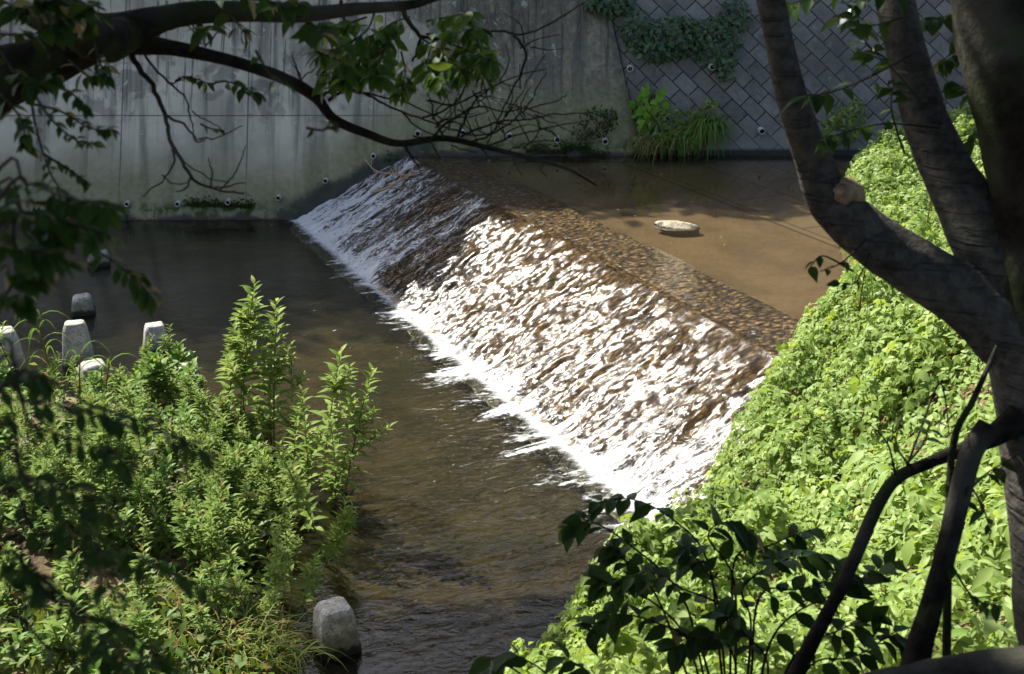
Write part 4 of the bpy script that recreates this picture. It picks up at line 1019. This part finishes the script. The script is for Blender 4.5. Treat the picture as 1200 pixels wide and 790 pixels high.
for pts, n, s, T in [                                   # the big drooping whorls
  ([(440, 10, 4.5), (430, 35, 4.4), (400, 55, 4.3), (372, 62, 4.2)], 13, .10, OBOV), ([(430, 20, 4.5), (400, 30, 4.5), (375, 35, 4.4)], 11, .10, OBOV), ([(410, 25, 4.5), (390, 70, 4.4), (385, 98, 4.3)], 13, .095, OBOV),
  ([(470, 30, 4.5), (450, 60, 4.4), (440, 90, 4.3)], 14, .10, OBOV), ([(490, 42, 4.5), (515, 60, 4.4), (540, 85, 4.3)], 16, .10, OBOV), ([(500, 40, 4.5), (530, 40, 4.4), (560, 32, 4.3)], 14, .10, OBOV), ([(520, 48, 4.5), (550, 60, 4.4), (575, 72, 4.3)], 14, .095, OBOV),
  ([(510, 44, 4.5), (500, 75, 4.4), (520, 100, 4.3)], 13, .095, OBOV), ([(455, 50, 4.5), (420, 75, 4.4), (405, 92, 4.3)], 14, .095, OBOV), ([(480, 20, 4.6), (455, 30, 4.5), (425, 60, 4.4)], 12, .10, OBOV), ([(540, 40, 4.6), (560, 50, 4.5), (568, 92, 4.4)], 12, .09, OBOV), ([(470, 60, 4.5), (475, 85, 4.5), (470, 105, 4.4)], 9, .09, OBOV),
  ([(500, 25, 4.6), (525, 20, 4.5), (550, 15, 4.4)], 9, .09, OBOV),
  # small leaved sprays at the left
  ([(40, 110, 3.2), (60, 140, 3.1), (90, 165, 3.1), (112, 168, 3.0)], 16, .035, OVATE), ([(30, 120, 3.2), (70, 130, 3.2), (105, 150, 3.1), (130, 152, 3.1)], 16, .035, OVATE), ([(60, 100, 3.2), (85, 110, 3.1), (100, 130, 3.1)], 12, .04, OVATE), ([(110, 50, 3.6), (118, 75, 3.5), (125, 92, 3.5)], 12, .05, OVATE),
  ([(36, 115, 3.1), (45, 160, 3.1), (60, 205, 3.0), (85, 240, 3.0)], 14, .03, OVATE), ([(50, 180, 3.0), (75, 195, 3.0), (105, 215, 3.0)], 10, .03, OVATE), ([(205, 95, 4.1), (220, 90, 4.1), (245, 98, 4.1)], 9, .045, OVATE), ([(245, 100, 4.2), (265, 95, 4.1), (290, 105, 4.0), (300, 112, 4)], 12, .055, OVATE),
  ([(235, 145, 4.1), (245, 150, 4.1), (258, 152, 4.1)], 5, .045, OVATE), ([(230, 20, 4.0), (240, 35, 3.9), (250, 30, 3.8)], 6, .08, OVATE), ([(265, 12, 4.0), (280, 30, 3.9), (285, 38, 3.9)], 5, .07, OVATE), ([(300, 60, 3.2), (318, 90, 3.1), (335, 100, 3.0)], 4, .05, OVATE), ([(360, 150, 2.9), (380, 152, 2.8), (388, 140, 2.8)], 4, .045, OVATE),
  # dark clusters along the top
  ([(250, -10, 3.8), (300, 0, 3.7), (350, 5, 3.7)], 14, .08, OVATE), ([(300, -5, 3.9), (360, 25, 3.7), (380, 40, 3.6)], 12, .08, OVATE), ([(20, 20, 3.3), (60, 15, 3.2), (110, 5, 3.2)], 22, .07, OVATE), ([(0, 40, 3.2), (40, 40, 3.1), (80, 20, 3.1)], 20, .07, OVATE), ([(0, 0, 3.2), (30, 10, 3.1), (70, -5, 3.1)], 20, .08, OVATE), ([(0, 60, 3.1), (30, 100, 3.0), (60, 90, 3.0)], 18, .06, OVATE), ([(90, 0, 3.4), (110, 15, 3.3), (95, 30, 3.3)], 14, .06, OVATE), ([(0, 110, 3.0), (25, 140, 2.9), (30, 170, 2.9)], 16, .05, OVATE), ([(370, 60, 3.8), (390, 68, 3.8), (405, 75, 3.8)], 6, .07, OVATE), ([(80, 70, 3.7), (105, 90, 3.6), (120, 80, 3.6)], 14, .06, OVATE)]:
    m = 3.2 if T is OBOV else 1.5
    spray(lw if T is OBOV else lf, tw, pts, int(n*m), s*(.76 if T is OBOV else .9), T, .004, .5 if T is OBOV else .3, jitter=.45)
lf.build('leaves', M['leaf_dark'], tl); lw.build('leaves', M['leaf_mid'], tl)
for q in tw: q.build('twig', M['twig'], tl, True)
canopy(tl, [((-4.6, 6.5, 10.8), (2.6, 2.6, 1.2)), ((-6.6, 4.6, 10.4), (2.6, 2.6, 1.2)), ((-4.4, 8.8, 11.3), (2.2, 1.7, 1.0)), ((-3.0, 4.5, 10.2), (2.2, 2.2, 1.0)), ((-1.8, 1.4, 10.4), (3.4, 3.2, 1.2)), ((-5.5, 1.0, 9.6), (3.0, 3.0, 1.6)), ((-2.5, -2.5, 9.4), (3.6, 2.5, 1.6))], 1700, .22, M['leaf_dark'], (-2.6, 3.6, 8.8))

# dark, near, out of focus shrubs at the left edge
def shrub(name, label, base, sprays, n, size, T, mat, r=.006, cat='shrub', droop=.3):
    root = empty(name, base); tag(root, label, cat); lf = MB(); tw = MB(); B = np.array(base, float)
    for pts in sprays:
        P = np.array([deep(*p) for p in pts])-B
        full = np.vstack([np.zeros((1, 3)), P[:1]*.6, P]); Q = catmull(full, 6); tube(tw, Q, [r*1.6, r*.4], 6, cap=False)
        spray(lf, None, [p for p in P], n, size, T, r, droop)
    lf.build('leaves', mat, root); tw.build('stem', M['twig'], root, True); return root
gz = float(ground_z(-1.9, 1.5))
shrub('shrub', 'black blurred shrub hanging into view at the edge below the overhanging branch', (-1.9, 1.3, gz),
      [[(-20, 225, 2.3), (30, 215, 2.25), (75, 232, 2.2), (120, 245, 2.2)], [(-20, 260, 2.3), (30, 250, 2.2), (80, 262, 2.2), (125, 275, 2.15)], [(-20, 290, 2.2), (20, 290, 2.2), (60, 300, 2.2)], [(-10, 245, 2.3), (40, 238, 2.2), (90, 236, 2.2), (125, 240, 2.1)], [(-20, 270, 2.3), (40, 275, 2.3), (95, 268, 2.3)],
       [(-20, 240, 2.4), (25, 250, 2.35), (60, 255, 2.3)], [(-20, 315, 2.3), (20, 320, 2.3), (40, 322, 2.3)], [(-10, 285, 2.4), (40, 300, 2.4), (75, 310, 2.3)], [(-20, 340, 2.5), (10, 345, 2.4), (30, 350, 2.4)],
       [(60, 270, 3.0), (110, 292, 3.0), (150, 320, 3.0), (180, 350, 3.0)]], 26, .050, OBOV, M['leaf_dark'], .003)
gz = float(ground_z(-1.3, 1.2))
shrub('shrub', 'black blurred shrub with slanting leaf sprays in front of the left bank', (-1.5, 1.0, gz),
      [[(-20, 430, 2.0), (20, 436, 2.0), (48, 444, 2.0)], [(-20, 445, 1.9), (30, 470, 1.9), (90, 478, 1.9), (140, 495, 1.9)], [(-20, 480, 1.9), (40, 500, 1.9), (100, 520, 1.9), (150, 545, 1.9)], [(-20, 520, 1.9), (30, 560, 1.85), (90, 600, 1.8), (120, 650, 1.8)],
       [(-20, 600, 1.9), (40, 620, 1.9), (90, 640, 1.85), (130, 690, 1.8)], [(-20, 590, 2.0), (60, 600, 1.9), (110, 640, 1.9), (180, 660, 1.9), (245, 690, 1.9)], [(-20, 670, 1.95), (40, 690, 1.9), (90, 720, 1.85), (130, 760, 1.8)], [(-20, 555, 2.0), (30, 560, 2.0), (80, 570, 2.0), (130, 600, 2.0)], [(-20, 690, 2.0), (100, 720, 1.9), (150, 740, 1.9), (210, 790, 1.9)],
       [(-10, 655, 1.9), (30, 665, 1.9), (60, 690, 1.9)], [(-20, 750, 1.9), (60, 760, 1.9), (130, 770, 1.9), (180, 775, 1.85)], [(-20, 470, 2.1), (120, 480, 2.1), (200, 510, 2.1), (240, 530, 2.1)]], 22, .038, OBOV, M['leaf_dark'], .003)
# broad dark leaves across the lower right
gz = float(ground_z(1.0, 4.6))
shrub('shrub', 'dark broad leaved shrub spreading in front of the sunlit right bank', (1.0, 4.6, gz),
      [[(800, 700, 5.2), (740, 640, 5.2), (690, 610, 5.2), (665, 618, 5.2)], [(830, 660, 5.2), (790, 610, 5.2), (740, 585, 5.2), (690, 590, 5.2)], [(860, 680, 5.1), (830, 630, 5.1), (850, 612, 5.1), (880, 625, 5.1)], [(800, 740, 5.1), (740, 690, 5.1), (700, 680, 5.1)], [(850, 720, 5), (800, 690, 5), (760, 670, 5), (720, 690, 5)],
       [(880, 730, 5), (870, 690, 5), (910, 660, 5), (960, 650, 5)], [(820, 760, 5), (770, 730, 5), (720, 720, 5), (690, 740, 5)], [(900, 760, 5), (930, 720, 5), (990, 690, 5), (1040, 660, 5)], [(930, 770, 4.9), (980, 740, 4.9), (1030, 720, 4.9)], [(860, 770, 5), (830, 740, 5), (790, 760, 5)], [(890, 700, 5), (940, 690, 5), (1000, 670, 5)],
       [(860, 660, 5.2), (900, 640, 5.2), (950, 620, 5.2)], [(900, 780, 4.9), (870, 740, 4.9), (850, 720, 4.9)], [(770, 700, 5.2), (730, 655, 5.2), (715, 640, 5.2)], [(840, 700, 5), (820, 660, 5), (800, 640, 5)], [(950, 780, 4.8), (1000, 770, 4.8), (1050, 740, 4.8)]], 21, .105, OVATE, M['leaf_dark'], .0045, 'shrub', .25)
gz = float(ground_z(.1, 4.2))
shrub('shrub', 'low dark leaves peeping up from the bottom edge by the stream', (.15, 4.2, gz),
      [[(640, 830, 4.8), (610, 790, 4.8), (575, 772, 4.8)], [(650, 830, 4.8), (640, 790, 4.8), (600, 765, 4.8)], [(690, 830, 4.8), (690, 790, 4.8), (660, 770, 4.8)], [(640, 840, 4.8), (580, 800, 4.8), (560, 790, 4.8)]], 6, .10, OVATE, M['leaf_dark'], .006)
def sapling(label, pts, seed, leafs=()):
    Q, rr = px_path(pts, 8); e = Q[-1]; gz = float(ground_z(e[0], e[1])); root = empty('sapling', (e[0], e[1], gz)); tag(root, label, 'sapling', 'dark saplings against the right bank')
    Q = np.vstack([Q, [[e[0]-.02, e[1], (e[2]+gz)/2], [e[0], e[1], gz-.2]]]); rr = np.r_[rr, rr[-1]*1.1, rr[-1]*1.3]
    mb = MB(); tube(mb, Q, rr, 12, .25, True, seed); o = mb.build('trunk', M['bark_dark'], root, True); o.matrix_parent_inverse.translation = -root.location
    if leafs:
        lf = MB(); tw = MB()
        for p, n, s in leafs: spray(lf, tw, p, n, s, OVATE, .005, .4)
        for nm, q, m in (('leaves', lf, M['leaf_dark']), ('twig', tw, M['twig'])): w = q.build(nm, m, root); w.matrix_parent_inverse.translation = -root.location
    return root
sapling('thin dark sapling arching up to the forked tree trunk', [(1195, 490, 4.4, 36), (1165, 510, 4.4, 26), (1130, 526, 4.4, 17), (1090, 542, 4.4, 14), (1052, 560, 4.4, 15), (1030, 590, 4.4, 15), (1008, 640, 4.4, 16), (985, 690, 4.4, 17), (955, 745, 4.4, 18), (928, 800, 4.4, 19)], 3,
        [([(1070, 550, 4.4), (1050, 520, 4.3), (1060, 480, 4.3)], 5, .05), ([(1060, 555, 4.4), (1080, 500, 4.4), (1100, 450, 4.4), (1108, 470, 4.4), (1112, 505, 4.4)], 4, .05), ([(1050, 560, 4.4), (1040, 520, 4.3), (1018, 496, 4.3)], 2, .03), ([(1062, 545, 4.3), (1082, 520, 4.3), (1090, 495, 4.3)], 7, .06)])
sapling('thicker dark sapling rising straight beside the arching one', [(1160, 500, 4.2, 30), (1140, 530, 4.2, 28), (1126, 580, 4.2, 26), (1112, 640, 4.2, 26), (1095, 700, 4.2, 28), (1078, 760, 4.2, 32), (1066, 810, 4.2, 36)], 5,
        [([(1120, 600, 4.2), (1150, 560, 4.2), (1190, 535, 4.2)], 7, .07), ([(1130, 560, 4.2), (1150, 590, 4.1), (1160, 620, 4.1)], 6, .06), ([(1108, 650, 4.2), (1140, 700, 4.1), (1170, 710, 4.1)], 6, .07)])
sapling('slender bare stem leaning in front of the forked trunk', [(1168, 405, 4.3, 4), (1158, 430, 4.3, 6), (1140, 470, 4.3, 8), (1118, 515, 4.3, 9), (1112, 600, 4.3, 9), (1110, 720, 4.3, 10), (1108, 810, 4.3, 11)], 7)
# fallen log across the lower right corner
mb = MB(); tube(mb, catmull([deep(960, 832, 3.6), deep(1040, 818, 3.6), deep(1130, 806, 3.6), deep(1240, 794, 3.6), deep(1330, 790, 3.7)], 8), [.05, .08, .085, .09, .09], 18, .3, True, 4)
tag(mb.build('fallen_log', M['bark_dark'], None, True), 'dark fallen log lying across the lower right corner of the view', 'log')

# ------------------------------------------------------------------ tall trees on the far bank, above the picture: they shade the wall and the far water
def far_tree(label, x, y, h, w, seed):
    r_ = np.random.default_rng(seed); root = empty('tree', (x, y, WT-.1)); tag(root, label, 'tree', 'trees on top of the far bank')
    mb = MB(); tube(mb, catmull([(0, 0, -.2), (.1, 0, h*.3), (0, .1, h*.6), (.05, 0, h*.9)], 5), [.18, .05], 10, .1)
    for k in range(6):
        a = k*1.1; mb2 = np.array([math.cos(a), math.sin(a), .6])*w*.7; tube(mb, catmull([(0, 0, h*(.3+.08*k)), mb2*.5+np.array([0, 0, h*(.35+.08*k)]), mb2+np.array([0, 0, h*(.36+.08*k)])], 4), [.06, .02], 6)
    mb.build('trunk', M['bark_dark'], root, True)
    lf = MB(); n = 2600; d = rdir(n); q = r_.uniform(0, 1, n)**.4
    pos = d*q[:, None]*np.array([w, w*.8, h*.5])*(1+.5*vnoise(d[:, 0]*2+seed, d[:, 2]*2+d[:, 1], seed))[:, None]+np.array([0, 0, h*.52]); nr = unit(rng.normal(0, .6, (n, 3))+np.array([-.3, .3, .6]))
    leaves(lf, OVATE_LO, pos, np.cross(nr, rdir(n)), nr, .42*rng.uniform(.7, 1.3, n)); lf.build('crown', M['leaf_dark'], root)
def river_tree():
    g = float(ground_z(-12.6, 16.4)); root = empty('tree', (-12.6, 16.4, g)); tag(root, 'tall tree leaning out over the river from the left bank', 'tree')
    mb = MB(); tube(mb, catmull([(0, 0, -.3), (.1, .3, 4), (.6, 1.5, 8), (1.6, 3.6, 11.5), (2.4, 4.9, 13.2)], 6), [.34, .26, .2, .12, .06], 14, .12); mb.build('trunk', M['bark_dark'], root, True)
    lf = MB()
    for c, rad in [((3.4, 3.6, 13.4), (1.8, 1.4, 1.0)), ((3.5, 2.3, 12.6), (1.4, 1.3, .9)), ((4.9, 4.2, 13.6), (1.7, 1.2, .8))]:
        n = 900; d = rdir(n); pos = np.array(c)+d*(rng.uniform(0, 1, n)**.45)[:, None]*np.array(rad); nr = unit(rng.normal(0, .5, (n, 3))+to_sun)
        leaves(lf, OVATE_LO, pos, np.cross(nr, rdir(n)), nr, .26*rng.uniform(.7, 1.3, n))
    lf.build('crown', M['leaf_dark'], root)
river_tree()
for i, (x, h) in enumerate([(-24, 13), (-21, 12), (-18, 11.5), (-15.5, 11), (-13, 9), (-10.5, 7.6), (-8, 6.8), (-5.5, 6.4), (-3, 6), (-.5, 5.8), (2.5, 5.6), (6, 5.5), (10, 5.5)]):
    far_tree('leafy tree standing on the far bank above the wall', x, yt+1.4+.4*math.sin(i*2.2), h, 2.1, 100+i)
